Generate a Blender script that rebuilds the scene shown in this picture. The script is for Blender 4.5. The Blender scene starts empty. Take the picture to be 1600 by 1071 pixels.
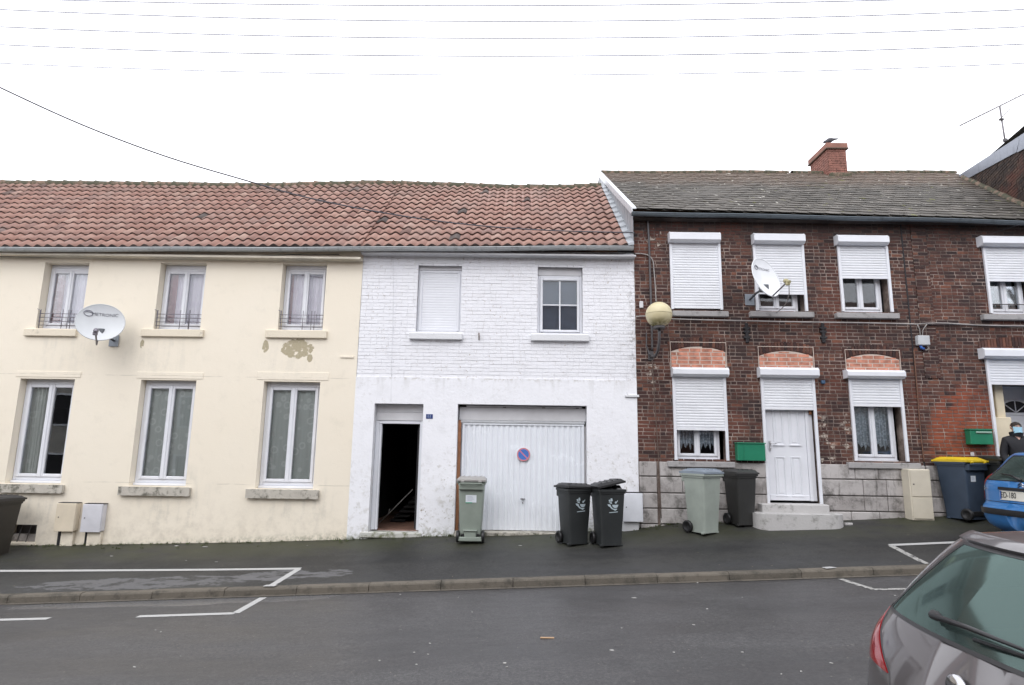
import bpy, math, random
from mathutils import Vector, Matrix
rnd = random.Random(7)
sc = bpy.context.scene
col = sc.collection
# ------------------------------------------------------------------ camera
def axes(p, y, r):
    cp, sp = math.cos(p), math.sin(p)
    F_, U, Rt = Vector((0, cp, sp)), Vector((0, -sp, cp)), Vector((1, 0, 0))
    Z = Matrix.Rotation(y, 3, 'Z')
    F_, U, Rt = Z @ F_, Z @ U, Z @ Rt
    c, s = math.cos(r), math.sin(r)
    return Rt*c + U*s, -Rt*s + U*c, F_
FOC = 950.0
CAM = Vector((0, -11.3, 1.9))
RT, UP, FW = axes(math.radians(9.857), math.radians(.412), math.radians(.864))
cd = bpy.data.cameras.new('camera'); co = bpy.data.objects.new('camera', cd); col.objects.link(co)
cd.sensor_width = 36; cd.lens = FOC/1600*36; cd.clip_end = 500; cd.clip_start = .05
co.matrix_world = Matrix(((RT.x, UP.x, -FW.x, CAM.x), (RT.y, UP.y, -FW.y, CAM.y), (RT.z, UP.z, -FW.z, CAM.z), (0, 0, 0, 1)))
sc.camera = co
# ------------------------------------------------------------------ light: overcast day
SUN_EL, SUN_AZ = math.radians(48), math.radians(200)
w = bpy.data.worlds.new('World'); sc.world = w; w.use_nodes = True
wn = w.node_tree; bg = wn.nodes['Background']
sky = wn.nodes.new('ShaderNodeTexSky'); sky.sky_type = 'NISHITA'; sky.sun_disc = False
sky.sun_elevation = SUN_EL; sky.sun_rotation = SUN_AZ; sky.dust_density = 3
hs = wn.nodes.new('ShaderNodeHueSaturation'); hs.inputs['Saturation'].default_value = .08
mx = wn.nodes.new('ShaderNodeMix'); mx.data_type = 'RGBA'; mx.inputs[0].default_value = .86
wn.links.new(sky.outputs[0], hs.inputs['Color']); wn.links.new(hs.outputs[0], mx.inputs[6])
mx.inputs[7].default_value = (11.6, 11.75, 12.4, 1)          # the cloud layer
wn.links.new(mx.outputs[2], bg.inputs[0]); bg.inputs[1].default_value = .15
sl = bpy.data.lights.new('sun', 'SUN'); sl.energy = .6; sl.angle = math.radians(35); sl.color = (1, .97, .93)
so = bpy.data.objects.new('sun', sl); col.objects.link(so)
so.rotation_euler = Vector((math.sin(SUN_AZ)*math.cos(SUN_EL), math.cos(SUN_AZ)*math.cos(SUN_EL), math.sin(SUN_EL))).to_track_quat('Z', 'Y').to_euler()
sc.view_settings.view_transform = 'Standard'; sc.view_settings.look = 'None'
sc.view_settings.exposure = .34; sc.view_settings.gamma = 1

# ------------------------------------------------------------------ projecting photo positions onto real planes
def ray(px, py): return RT*((px-800)/FOC) - UP*((py-535.5)/FOC) + FW
def F(px, py, Y=0.0):                      # point of the vertical plane y = Y
    d = ray(px, py); t = (Y - CAM.y)/d.y; return CAM + d*t
SL = .0465                                 # the street climbs to the right
KY = -2.42                                 # kerb line
BASE = [(-14, -.24), (-8.85, .055), (-6.9, .11), (-4.6, .18), (-3, .25), (-1.86, .32), (.31, .385), (2.26, .53), (2.9, .63), (5.7, .72), (7.4, .815), (9, .90), (14, 1.13), (40, 2.3)]
def base_z(x):
    if x <= BASE[0][0]: return BASE[0][1] + (x-BASE[0][0])*SL
    for (a, za), (b, zb) in zip(BASE, BASE[1:]):
        if x <= b: return za + (zb-za)*(x-a)/(b-a)
    return BASE[-1][1]
def gz(x, y):                              # ground height
    if y <= KY: return SL*x
    k = SL*x + .10
    t = max(0, min(1, (y-KY-.14)/(-KY-.14)))
    return k + (base_z(x)-k)*t

# ------------------------------------------------------------------ node shorthand
class N:
    def __init__(s, name):
        s.m = bpy.data.materials.new(name); s.m.use_nodes = True
        s.t = s.m.node_tree; s.n = s.t.nodes; s.b = s.n['Principled BSDF']; s.out = s.n['Material Output']
    def put(s, sock, v):
        if isinstance(v, bpy.types.NodeSocket): s.t.links.new(v, sock)
        elif v is not None:
            if isinstance(v, (tuple, list)) and len(v) == 3 and sock.type == 'RGBA': v = (*v, 1)
            sock.default_value = v
    def pos(s, obj=False):
        if obj: return s.n.new('ShaderNodeTexCoord').outputs['Object']
        return s.n.new('ShaderNodeNewGeometry').outputs['Position']
    def xyz(s, v):
        q = s.n.new('ShaderNodeSeparateXYZ'); s.put(q.inputs[0], v); return q.outputs
    def vec(s, x, y, z):
        q = s.n.new('ShaderNodeCombineXYZ')
        for i, v in enumerate((x, y, z)): s.put(q.inputs[i], v)
        return q.outputs[0]
    def scale(s, v, k):
        q = s.n.new('ShaderNodeVectorMath'); q.operation = 'MULTIPLY'; s.put(q.inputs[0], v); q.inputs[1].default_value = k; return q.outputs[0]
    def noise(s, v, sc_=5., det=4., rough=.55, dist=0.):
        q = s.n.new('ShaderNodeTexNoise'); s.put(q.inputs['Vector'], v)
        q.inputs['Scale'].default_value = sc_; q.inputs['Detail'].default_value = det; q.inputs['Roughness'].default_value = rough
        q.inputs['Distortion'].default_value = dist
        return q.outputs['Fac']
    def vor(s, v, sc_, feat='F1', out=0):
        q = s.n.new('ShaderNodeTexVoronoi'); q.feature = feat; s.put(q.inputs['Vector'], v); q.inputs['Scale'].default_value = sc_; return q.outputs[out]
    def math(s, op, a, b=None, c=None, clamp=False):
        q = s.n.new('ShaderNodeMath'); q.operation = op; q.use_clamp = clamp
        s.put(q.inputs[0], a)
        if b is not None: s.put(q.inputs[1], b)
        if c is not None: s.put(q.inputs[2], c)
        return q.outputs[0]
    def step(s, v, a, b):                  # smooth 0..1 between a and b
        q = s.n.new('ShaderNodeMapRange'); q.interpolation_type = 'SMOOTHSTEP'
        s.put(q.inputs['Value'], v); q.inputs['From Min'].default_value = a; q.inputs['From Max'].default_value = b
        return q.outputs['Result']
    def ell(s, p, cx, cz, rx, rz, yi=2, edge=.35):    # soft blob in two world axes
        o = s.xyz(p)
        a = s.math('DIVIDE', s.math('SUBTRACT', o[0], cx), rx); b = s.math('DIVIDE', s.math('SUBTRACT', o[yi], cz), rz)
        r = s.math('ADD', s.math('MULTIPLY', a, a), s.math('MULTIPLY', b, b))
        return s.step(r, 1+edge, 1-edge)
    def mix(s, f, a, b):
        q = s.n.new('ShaderNodeMix'); q.data_type = 'RGBA'; s.put(q.inputs[0], f); s.put(q.inputs[6], a); s.put(q.inputs[7], b); return q.outputs[2]
    def ramp(s, f, stops):
        q = s.n.new('ShaderNodeValToRGB'); s.put(q.inputs[0], f); e = q.color_ramp.elements
        while len(e) < len(stops): e.new(.5)
        for i, (p, c) in enumerate(stops): e[i].position = p; e[i].color = (*c, 1)
        return q.outputs[0]
    def attr(s, name):
        q = s.n.new('ShaderNodeAttribute'); q.attribute_name = name; return q.outputs['Fac']
    def bump(s, h, strength=.3, dist=.01):
        q = s.n.new('ShaderNodeBump'); s.put(q.inputs['Height'], h); q.inputs['Strength'].default_value = strength; q.inputs['Distance'].default_value = dist
        s.t.links.new(q.outputs[0], s.b.inputs['Normal'])
    def fin(s, c=None, rough=None, metal=None, spec=None, coat=None):
        if c is not None: s.put(s.b.inputs['Base Color'], c)
        if rough is not None: s.put(s.b.inputs['Roughness'], rough)
        if metal is not None: s.b.inputs['Metallic'].default_value = metal
        if spec is not None: s.b.inputs['Specular IOR Level'].default_value = spec
        if coat is not None: s.b.inputs['Coat Weight'].default_value = coat
        return s.m
def plain(name, c, rough=.6, metal=0., var=.12, sc_=3., spec=.5, obj=True, bump=0., coat=None):
    k = N(name); p = k.pos(obj)
    f = k.noise(p, sc_, 5)
    a = tuple(max(0, v*(1-var)) for v in c); b = tuple(min(1, v*(1+var)) for v in c)
    cc = k.ramp(f, [(.3, a), (.7, b)])
    if bump: k.bump(k.noise(p, 60, 3), bump, .004)
    k.fin(cc, k.math('ADD', k.math('MULTIPLY', f, .2), rough-.1), metal, spec, coat)
    return k.m
MT = {}
# --- walls
def m_cream():
    k = N('cream_render'); p = k.pos(); o = k.xyz(p)
    c = k.mix(k.noise(p, .7, 5), (.81, .735, .605), (.85, .785, .67))
    c = k.mix(k.math('MULTIPLY', k.step(k.noise(p, 3.2, 6, .65), .52, .8), .30), c, (.58, .54, .45))
    streak = k.math('ADD', k.math('MULTIPLY', k.noise(k.scale(p, (7, 7, 1.0)), 1.1, 5), .6), k.math('MULTIPLY', k.noise(p, 5, 5, .7), .42))
    # run-off below sills and grime low down
    def band(top, h, xs, amt):
        nonlocal c
        for cx in xs:
            mk = k.math('MULTIPLY', k.step(streak, .47, .68), k.ell(p, cx, top-h*.5, .62, h*.62, edge=.8))
            c = k.mix(k.math('MULTIPLY', mk, amt), c, (.37, .37, .33))
    band(4.0, .75, (-8.5, -6.75, -4.25), .20)
    band(1.35, .9, (-8.6, -6.15, -3.95), .32)
    low = k.math('MULTIPLY', k.step(o[2], 1.15, .05), k.step(k.noise(p, 5, 6, .7), .40, .68))
    c = k.mix(k.math('MULTIPLY', low, .42), c, (.50, .44, .36))
    grn = k.math('MULTIPLY', k.step(k.math('SUBTRACT', o[2], k.math('MULTIPLY', o[0], .053)), .60, .36), k.step(k.noise(p, 14, 5, .7), .38, .66))
    c = k.mix(k.math('MULTIPLY', grn, .8), c, (.17, .19, .12))
    # flaked patches
    flake = k.noise(p, 9, 7, .72)
    for (cx, cz, rx, rz, th) in ((F(464, 545).x, F(464, 545).z, .34, .21, .42), (F(415, 542).x, F(415, 542).z, .07, .14, .40), (F(222, 538).x, F(222, 538).z, .045, .10, .3), (F(484, 560).x, F(484, 560).z, .06, .09, .5)):
        mk = k.math('MULTIPLY', k.ell(p, cx, cz, rx, rz, edge=.5), 1.0)
        mk = k.step(k.math('ADD', k.math('MULTIPLY', mk, .55), flake), .95, .985 if th > .4 else 1.0)
        c = k.mix(mk, c, k.mix(k.noise(p, 30, 3), (.36, .31, .20), (.50, .44, .32)))
    # hairline joints of the render
    wob = k.math('MULTIPLY', k.math('SUBTRACT', k.noise(p, 1.3, 3), .5), .05)
    for zz in (F(300, 588).z, F(300, 758).z+.02):
        ln = k.step(k.math('ABSOLUTE', k.math('SUBTRACT', k.math('ADD', o[2], wob), zz)), .012, .002)
        c = k.mix(k.math('MULTIPLY', ln, k.math('MULTIPLY', k.step(k.noise(p, 2.1, 3), .42, .6), .45)), c, (.42, .38, .30))
    k.bump(k.math('ADD', k.noise(p, 3, 4), k.math('MULTIPLY', k.noise(p, 45, 4), .25)), .5, .012)
    return k.fin(c, .85)
def white_base(k, p, chip=.66):
    c = k.mix(k.noise(p, .9, 5), (.81, .817, .855), (.86, .866, .90))
    c = k.mix(k.math('MULTIPLY', k.step(k.noise(p, 2.7, 6, .65), .5, .75), .28), c, (.62, .62, .64))
    return c
def m_white_plaster():
    k = N('white_painted_render'); p = k.pos(); o = k.xyz(p); c = white_base(k, p)
    hz = k.math('SUBTRACT', o[2], k.math('MULTIPLY', o[0], .055))
    low = k.step(hz, 2.3, .5)
    pit = k.step(k.noise(p, 15, 6, .7), .56, .63)
    zone = k.math('MULTIPLY', k.step(k.noise(p, 1.6, 3), .36, .62), k.math('ADD', k.math('MULTIPLY', low, .9), .18))
    c = k.mix(k.math('MULTIPLY', pit, zone), c, (.36, .33, .28))
    c = k.mix(k.math('MULTIPLY', k.step(k.noise(p, 8, 6, .7), .50, .68), k.math('MULTIPLY', low, .6)), c, (.44, .42, .37))
    grn = k.math('MULTIPLY', k.step(hz, .62, .36), k.step(k.noise(p, 12, 5, .7), .38, .62))
    c = k.mix(k.math('MULTIPLY', grn, .8), c, (.16, .18, .09))
    st = k.math('MULTIPLY', k.step(k.noise(k.scale(p, (6, 6, .8)), 1.4, 5), .50, .72), k.step(o[2], 2.7, 3.35))
    c = k.mix(k.math('MULTIPLY', st, .38), c, (.44, .43, .40))
    top = k.math('MULTIPLY', k.step(o[2], 3.08, 3.2), k.step(k.noise(p, 9, 5, .7), .5, .62))
    c = k.mix(k.math('MULTIPLY', top, .6), c, (.40, .36, .30))
    k.bump(k.math('ADD', k.noise(p, 4, 5), k.math('MULTIPLY', k.noise(p, 30, 4), .3)), .6, .02)
    return k.fin(c, .8)
def m_white_brick():
    k = N('white_painted_brick'); p = k.pos(); o = k.xyz(p); c = white_base(k, p)
    t = k.attr('tint')
    c = k.mix(k.math('MULTIPLY', k.step(t, .75, 1), .10), c, (.60, .58, .56))
    fl = k.step(k.noise(p, 17, 5, .68), .60, .65)
    zone = k.math('ADD', k.step(k.noise(p, 1.3, 3), .44, .62), .12)
    c = k.mix(k.math('MULTIPLY', k.math('MULTIPLY', fl, zone), .8), c, (.38, .31, .25))
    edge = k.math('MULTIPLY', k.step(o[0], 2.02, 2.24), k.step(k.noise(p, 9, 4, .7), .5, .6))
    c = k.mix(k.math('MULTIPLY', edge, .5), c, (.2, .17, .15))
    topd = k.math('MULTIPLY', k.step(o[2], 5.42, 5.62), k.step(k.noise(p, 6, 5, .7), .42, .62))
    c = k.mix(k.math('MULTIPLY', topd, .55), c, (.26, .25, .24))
    k.bump(k.noise(p, 26, 5), .55, .014)
    return k.fin(c, .75)
def m_white_mortar():
    k = N('white_painted_joint'); p = k.pos()
    c = k.mix(k.step(k.noise(p, 6, 5, .6), .42, .68), (.78, .79, .82), (.64, .63, .63))
    k.bump(k.noise(p, 40, 4), .4, .01)
    return k.fin(c, .85)
def m_brick(name, cols, orange=None):
    k = N(name); p = k.pos(); o = k.xyz(p); t = k.attr('tint')
    c = k.ramp(t, cols)
    c = k.mix(k.math('MULTIPLY', k.step(k.noise(p, 22, 5, .6), .45, .75), .5), c, (.045, .032, .032))
    c = k.mix(k.math('MULTIPLY', k.step(k.noise(p, 30, 4, .6), .58, .75), .35), c, (.26, .15, .12))
    if orange:
        ln = k.noise(p, 1.7, 4)
        mk = k.math('MULTIPLY', k.ell(p, 8.35, 2.15, .75, 1.0, edge=.3), k.step(k.math('ADD', k.math('MULTIPLY', t, .25), ln), .40, .56))
        c = k.mix(mk, c, (.25, .068, .036))
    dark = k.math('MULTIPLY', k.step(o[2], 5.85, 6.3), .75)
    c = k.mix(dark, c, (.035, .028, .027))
    dk2 = k.step(k.noise(p, 1.3, 5, .65), .48, .62)
    c = k.mix(k.math('MULTIPLY', dk2, .62), c, (.034, .025, .025))
    rd = k.step(k.noise(k.scale(p, (1, 1, 1.3)), .9, 5, .6), .52, .66)
    c = k.mix(k.math('MULTIPLY', rd, .55), c, (.15, .052, .036))
    # pale limewash flecks
    for (cx, cz, rx, rz) in ((5.55, 1.9, .30, .75), (F(1040, 580).x-.25, F(1040, 580).z, .12, .35), (2.65, 5.95, .25, .25), (F(1395, 680).x-.75, F(1395, 680).z, .2, .4)):
        mk = k.math('MULTIPLY', k.ell(p, cx, cz, rx, rz, edge=.6), k.step(k.noise(p, 8, 5, .6), .54, .6))
        c = k.mix(k.math('MULTIPLY', mk, .8), c, (.50, .44, .38))
    k.bump(k.noise(p, 55, 4), .5, .006)
    return k.fin(c, .82, spec=.3)
def m_mortar():
    k = N('brick_mortar'); p = k.pos(); o = k.xyz(p)
    c = k.ramp(k.noise(p, 2.4, 6, .7), [(.28, (.065, .048, .045)), (.46, (.17, .13, .112)), (.70, (.48, .39, .34))])
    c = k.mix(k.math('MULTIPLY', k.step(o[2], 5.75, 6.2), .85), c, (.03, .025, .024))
    k.bump(k.noise(p, 50, 4), .5, .006)
    return k.fin(c, .9)
def m_stone():
    k = N('grey_limestone'); p = k.pos(); t = k.attr('tint')
    c = k.mix(t, (.36, .335, .325), (.50, .475, .465))
    c = k.mix(k.math('MULTIPLY', k.step(k.noise(p, 3.0, 6, .7), .43, .64), .75), c, (.20, .185, .175))
    c = k.mix(k.math('MULTIPLY', k.step(k.noise(p, 1.5, 6, .7), .55, .66), .7), c, (.085, .08, .075))
    c = k.mix(k.math('MULTIPLY', k.step(k.noise(k.scale(p, (7, 7, 1.2)), 1.3, 5, .7), .55, .72), .75), c, (.07, .065, .06))
    c = k.mix(k.math('MULTIPLY', k.step(k.noise(p, 40, 3), .55, .75), .3), c, (.6, .58, .56))
    k.bump(k.math('ADD', k.noise(p, 8, 5), k.math('MULTIPLY', k.noise(p, 60, 4), .35)), .6, .012)
    return k.fin(c, .8)
def m_sillstone(name='sill_stone', a=(.42, .39, .34), b=(.56, .53, .47), d=(.13, .125, .10), lo=.46):
    k = N(name); p = k.pos()
    c = k.mix(k.noise(p, 2, 4), a, b)
    c = k.mix(k.step(k.noise(p, 6.5, 6, .7), lo, lo+.2), c, d)
    k.bump(k.noise(p, 30, 5), .5, .01)
    return k.fin(c, .85)
def m_tiles():
    k = N('clay_pantiles'); p = k.pos(); t = k.attr('tint')
    c = k.ramp(t, [(0, (.045, .03, .026)), (.06, (.20, .105, .084)), (.45, (.275, .145, .112)), (.8, (.32, .185, .146)), (1, (.35, .225, .18))])
    c = k.mix(k.math('MULTIPLY', k.step(k.noise(p, 1.1, 5, .6), .44, .7), .30), c, (.27, .22, .20))
    c = k.mix(k.math('MULTIPLY', k.step(k.noise(p, 12, 6, .7), .54, .74), .5), c, (.095, .07, .06))
    o = k.xyz(p)
    c = k.mix(k.math('MULTIPLY', k.math('MULTIPLY', k.step(o[1], 2.2, 3.2), k.step(k.noise(p, 5, 5, .7), .4, .65)), .6), c, (.11, .08, .06))
    k.bump(k.noise(p, 50, 4), .3, .005)
    return k.fin(c, k.ramp(k.noise(p, 3, 3), [(.3, (.45,)*3), (.7, (.7,)*3)]), spec=.5)
def m_ridge():
    k = N('ridge_tile_clay'); p = k.pos()
    c = k.mix(k.noise(p, 2.5, 4), (.17, .11, .08), (.25, .17, .125))
    c = k.mix(k.step(k.noise(p, 7, 6, .7), .36, .55), c, (.062, .062, .038))
    k.bump(k.noise(p, 30, 4), .5, .01)
    return k.fin(c, .85)
def m_slate():
    k = N('fibre_slates'); p = k.pos(); t = k.attr('tint'); o = k.xyz(p)
    c = k.ramp(t, [(0, (.045, .040, .034)), (.6, (.082, .073, .063)), (1, (.120, .108, .096))])
    br = k.step(k.math('ADD', o[1], k.math('MULTIPLY', k.noise(p, 2.2, 4), 2.0)), 3.1, 4.6)
    c = k.mix(k.math('MULTIPLY', br, .6), c, (.13, .083, .056))
    c = k.mix(k.math('MULTIPLY', k.step(k.noise(p, 7, 6, .7), .50, .68), .6), c, (.085, .075, .055))
    c = k.mix(k.math('MULTIPLY', k.step(k.noise(k.scale(p, (1, .5, 1)), 7.5, 4, .6), .655, .70), .85), c, (.60, .58, .52))
    c = k.mix(k.math('MULTIPLY', k.step(k.noise(k.scale(p, (1, .6, 1)), 3.6, 5, .6), .645, .69), .85), c, (.13, .135, .03))
    k.bump(k.noise(p, 35, 4), .4, .006)
    return k.fin(c, .8)
def m_zinc(name, a, b, rough=.45):
    k = N(name); p = k.pos()
    c = k.mix(k.noise(p, 2.3, 6, .7), a, b)
    c = k.mix(k.math('MULTIPLY', k.step(k.noise(k.scale(p, (8, 8, 1)), 1.5, 5), .52, .75), .45), c, tuple(v*.45 for v in a))
    k.bump(k.noise(p, 5, 3), .25, .01)
    return k.fin(c, rough, .25)
# --- ground
def m_road():
    k = N('wet_asphalt'); p = k.pos(); o = k.xyz(p)
    g = k.math('ADD', k.math('MULTIPLY', k.noise(p, 120, 3, .7), .5), k.math('MULTIPLY', k.noise(p, 34, 4, .75), .5)); big = k.noise(k.scale(p, (.5, 1.6, 1)), .9, 5, .6)
    c = k.ramp(g, [(.36, (.022, .021, .022)), (.5, (.052, .0505, .052)), (.64, (.118, .114, .113))])
    c = k.mix(k.step(big, .38, .68), c, k.ramp(g, [(.36, (.028, .028, .0285)), (.5, (.060, .059, .061)), (.64, (.125, .122, .123))]))
    c = k.mix(k.math('MULTIPLY', k.step(k.noise(k.scale(p, (.4, 1.2, 1)), .55, 5, .65), .46, .60), .45), c, (.040, .0395, .041))
    c = k.mix(k.math('MULTIPLY', k.step(k.noise(p, 7, 6, .75), .54, .68), .25), c, (.10, .098, .098))
    gut = k.math('MULTIPLY', k.step(o[1], KY-.55, KY-.05), k.step(k.noise(k.scale(p, (.35, 1, 1)), 1.7, 4), .4, .6))
    c = k.mix(k.math('MULTIPLY', gut, .4), c, (.022, .021, .02))
    # drying film of water in the gutter, left; its sky sheen is painted pale
    wet_sheen = k.step(k.math('ADD', k.math('MULTIPLY', k.ell(p, -4.7, KY-.20, 2.4, .26, 1, .6), .5), k.noise(k.scale(p, (.6, 2.2, 1)), 2.2, 5)), .80, .86)
    c = k.mix(k.math('MULTIPLY', wet_sheen, .75), c, (.13, .13, .135))
    # pale grit and gum
    v = k.vor(p, 3.4); rr = k.vor(p, 3.4, out=1)
    rx = k.xyz(rr)
    gum = k.math('MULTIPLY', k.step(v, .075, .055), k.step(rx[0], .72, .76))
    c = k.mix(k.math('MULTIPLY', gum, .45), c, (.17, .165, .155))
    v2 = k.vor(p, 17); r2 = k.xyz(k.vor(p, 17, out=1))
    c = k.mix(k.math('MULTIPLY', k.math('MULTIPLY', k.step(v2, .16, .08), k.step(r2[0], .86, .88)), .8), c, (.22, .20, .17))
    rg = k.mix(k.step(big, .35, .7), (.42,)*3, (.62,)*3)
    rg = k.mix(wet_sheen, rg, (.22,)*3)
    k.bump(g, .45, .006)
    return k.fin(c, rg, spec=.45)
def m_pavement():
    k = N('pavement_asphalt'); p = k.pos(); o = k.xyz(p)
    g = k.math('ADD', k.math('MULTIPLY', k.noise(p, 110, 3, .7), .5), k.math('MULTIPLY', k.noise(p, 30, 4, .75), .5)); wob = k.math('MULTIPLY', k.noise(p, .8, 4), .6)
    c = k.ramp(g, [(.36, (.010, .010, .0098)), (.5, (.025, .025, .025)), (.64, (.062, .060, .057))])
    # darker reinstatement strip down the middle
    yy = k.math('ADD', o[1], wob)
    strip = k.math('MULTIPLY', k.step(yy, -1.25, -1.15), k.step(yy, -.62, -.72))
    c = k.mix(k.math('MULTIPLY', strip, .42), c, (.012, .0125, .0135))
    lite = k.math('MULTIPLY', k.step(yy, -1.3, -1.75), k.step(k.noise(k.scale(p, (.5, 1, 1)), 1.2, 4), .35, .65))
    c = k.mix(k.math('MULTIPLY', lite, .5), c, (.050, .051, .055))
    c = k.mix(k.math('MULTIPLY', k.step(k.noise(k.scale(p, (.5, 1.3, 1)), 1.1, 6, .7), .44, .62), .55), c, (.043, .043, .041))
    c = k.mix(k.math('MULTIPLY', k.step(k.noise(p, 5.5, 6, .75), .52, .66), .4), c, (.016, .016, .016))
    moss = k.math('MULTIPLY', k.step(o[1], -1.35, -.25), k.step(k.noise(k.scale(p, (.6, 1, 1)), 1.5, 6, .7), .34, .56))
    c = k.mix(k.math('MULTIPLY', moss, .85), c, k.mix(k.noise(p, 16, 5, .7), (.027, .028, .019), (.050, .055, .025)))
    edge = k.math('MULTIPLY', k.step(o[1], -.22, -.02), k.step(k.noise(p, 9, 5), .3, .55))
    c = k.mix(k.math('MULTIPLY', edge, .7), c, (.022, .024, .010))
    for (cx, cy, rx, ry) in ((-5.3, -2.0, 2.2, .30), (-3.5, -1.85, .7, .30), (-2.7, -1.85, .4, .22)):
        wet_sheen = k.step(k.math('ADD', k.math('MULTIPLY', k.ell(p, cx, cy, rx, ry, 1, .6), .5), k.noise(k.scale(p, (.8, 2.0, 1)), 3.4, 7, .72)), .94, .99)
        c = k.mix(k.math('MULTIPLY', wet_sheen, .85), c, (.115, .115, .12))  # pale colour paints the sky mirrored in these puddles
    v2 = k.vor(p, 7); r2 = k.xyz(k.vor(p, 7, out=1))
    c = k.mix(k.math('MULTIPLY', k.math('MULTIPLY', k.step(v2, .07, .05), k.step(r2[0], .86, .88)), .8), c, (.25, .23, .15))
    k.bump(g, .5, .008)
    return k.fin(c, k.math('ADD', k.math('MULTIPLY', k.noise(p, 1.4, 4), .3), .45), spec=.4)
def m_kerb():
    k = N('kerb_concrete'); p = k.pos(); t = k.attr('tint')
    c = k.mix(t, (.088, .077, .062), (.128, .111, .089))
    c = k.mix(k.step(k.noise(p, 4.5, 6, .7), .45, .7), c, (.05, .045, .036))
    c = k.mix(k.math('MULTIPLY', k.step(k.noise(p, 50, 3), .55, .7), .5), c, (.17, .15, .125))
    k.bump(k.noise(p, 45, 4), .5, .008)
    return k.fin(c, .8)
def m_paint():
    k = N('worn_road_paint'); p = k.pos()
    w_ = k.step(k.noise(p, 24, 6, .75), .39, .30)
    c = k.mix(w_, (.40, .40, .395), (.06, .06, .06))
    k.bump(k.noise(p, 100, 3), .4, .004)
    return k.fin(c, .7)
def m_paint_old():
    k = N('faded_road_paint'); p = k.pos()
    c = k.mix(k.step(k.noise(p, 13, 6, .8), .50, .40), (.34, .335, .32), (.032, .032, .032))
    return k.fin(c, .7)
MT['cream'] = m_cream(); MT['plaster'] = m_white_plaster(); MT['wbrick'] = m_white_brick(); MT['wmortar'] = m_white_mortar()
BR = [(0, (.032, .020, .020)), (.25, (.062, .029, .026)), (.6, (.102, .046, .035)), (.9, (.14, .064, .046)), (1, (.20, .08, .05))]
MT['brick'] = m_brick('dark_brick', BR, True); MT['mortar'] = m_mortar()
MT['newbrick'] = m_brick('orange_infill_brick', [(0, (.42, .16, .10)), (1, (.58, .26, .17))])
MT['newbrick'] = plain('orange_infill_brick', (.47, .20, .135), .8, var=.45, sc_=8, obj=False, bump=.4)
MT['newmortar'] = plain('pale_mortar', (.56, .47, .41), .9, obj=False, bump=.3)
MT['stone'] = m_stone(); MT['stonejoint'] = plain('plinth_joint', (.26, .24, .225), .9, obj=False, var=.3)
MT['sill'] = m_sillstone(); MT['csill'] = m_sillstone('cream_painted_sill', (.71, .635, .51), (.77, .70, .57), (.34, .31, .25), .60)
MT['wsill'] = m_sillstone('white_painted_sill', (.66, .67, .69), (.74, .75, .77), (.38, .37, .35), .58)
MT['gsill'] = m_sillstone('grey_stone_sill', (.30, .29, .29), (.38, .37, .37), (.17, .165, .16), .52)
MT['stepstone'] = m_sillstone('doorstep_stone', (.42, .41, .41), (.52, .51, .50), (.24, .235, .22), .52)
MT['tiles'] = m_tiles(); MT['ridge'] = m_ridge(); MT['slate'] = m_slate()
MT['zinc'] = m_zinc('zinc_sheet', (.27, .29, .31), (.42, .44, .47)); MT['gutter'] = m_zinc('weathered_zinc_gutter', (.40, .42, .43), (.55, .57, .58), .5)
MT['dgutter'] = m_zinc('dark_gutter', (.11, .135, .155), (.17, .20, .225), .4)
MT['road'] = m_road(); MT['pavement'] = m_pavement(); MT['kerb'] = m_kerb(); MT['paint'] = m_paint(); MT['oldpaint'] = m_paint_old()
MT['pvc'] = plain('white_pvc', (.74, .755, .80), .32, var=.04, obj=False)
MT['pvc2'] = plain('shutter_pvc', (.76, .775, .81), .4, var=.05, obj=False)
MT['oldwhite'] = plain('aged_white_panel', (.60, .60, .62), .5, var=.1, sc_=2.5, obj=False)
MT['dark'] = plain('interior_plaster_dark', (.10, .095, .10), .9, obj=False)
MT['black'] = plain('black_and_void_shade', (.022, .021, .024), .8, obj=False)  # near-black for small parts, and for the shade inside the hall
MT['iron'] = plain('painted_iron', (.10, .095, .10), .5, .3, obj=False)
MT['railgrey'] = plain('galvanised_rail', (.20, .19, .22), .45, .4, obj=False)
MT['wood'] = plain('brown_timber', (.33, .15, .075), .7, var=.35, sc_=8, obj=False)
MT['floor'] = plain('brown_floor_tile', (.20, .115, .085), .5, var=.4, sc_=9, obj=False)
MT['cable'] = plain('black_cable', (.012, .012, .016), .5)
MT['gcable'] = plain('grey_cable', (.34, .32, .31), .6, obj=False, var=.3)
MT['plantgreen'] = plain('weed_green', (.06, .085, .02), .7, var=.5, sc_=20)
MT['litter'] = plain('litter_paper', (.36, .355, .34), .8, var=.3)
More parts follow.
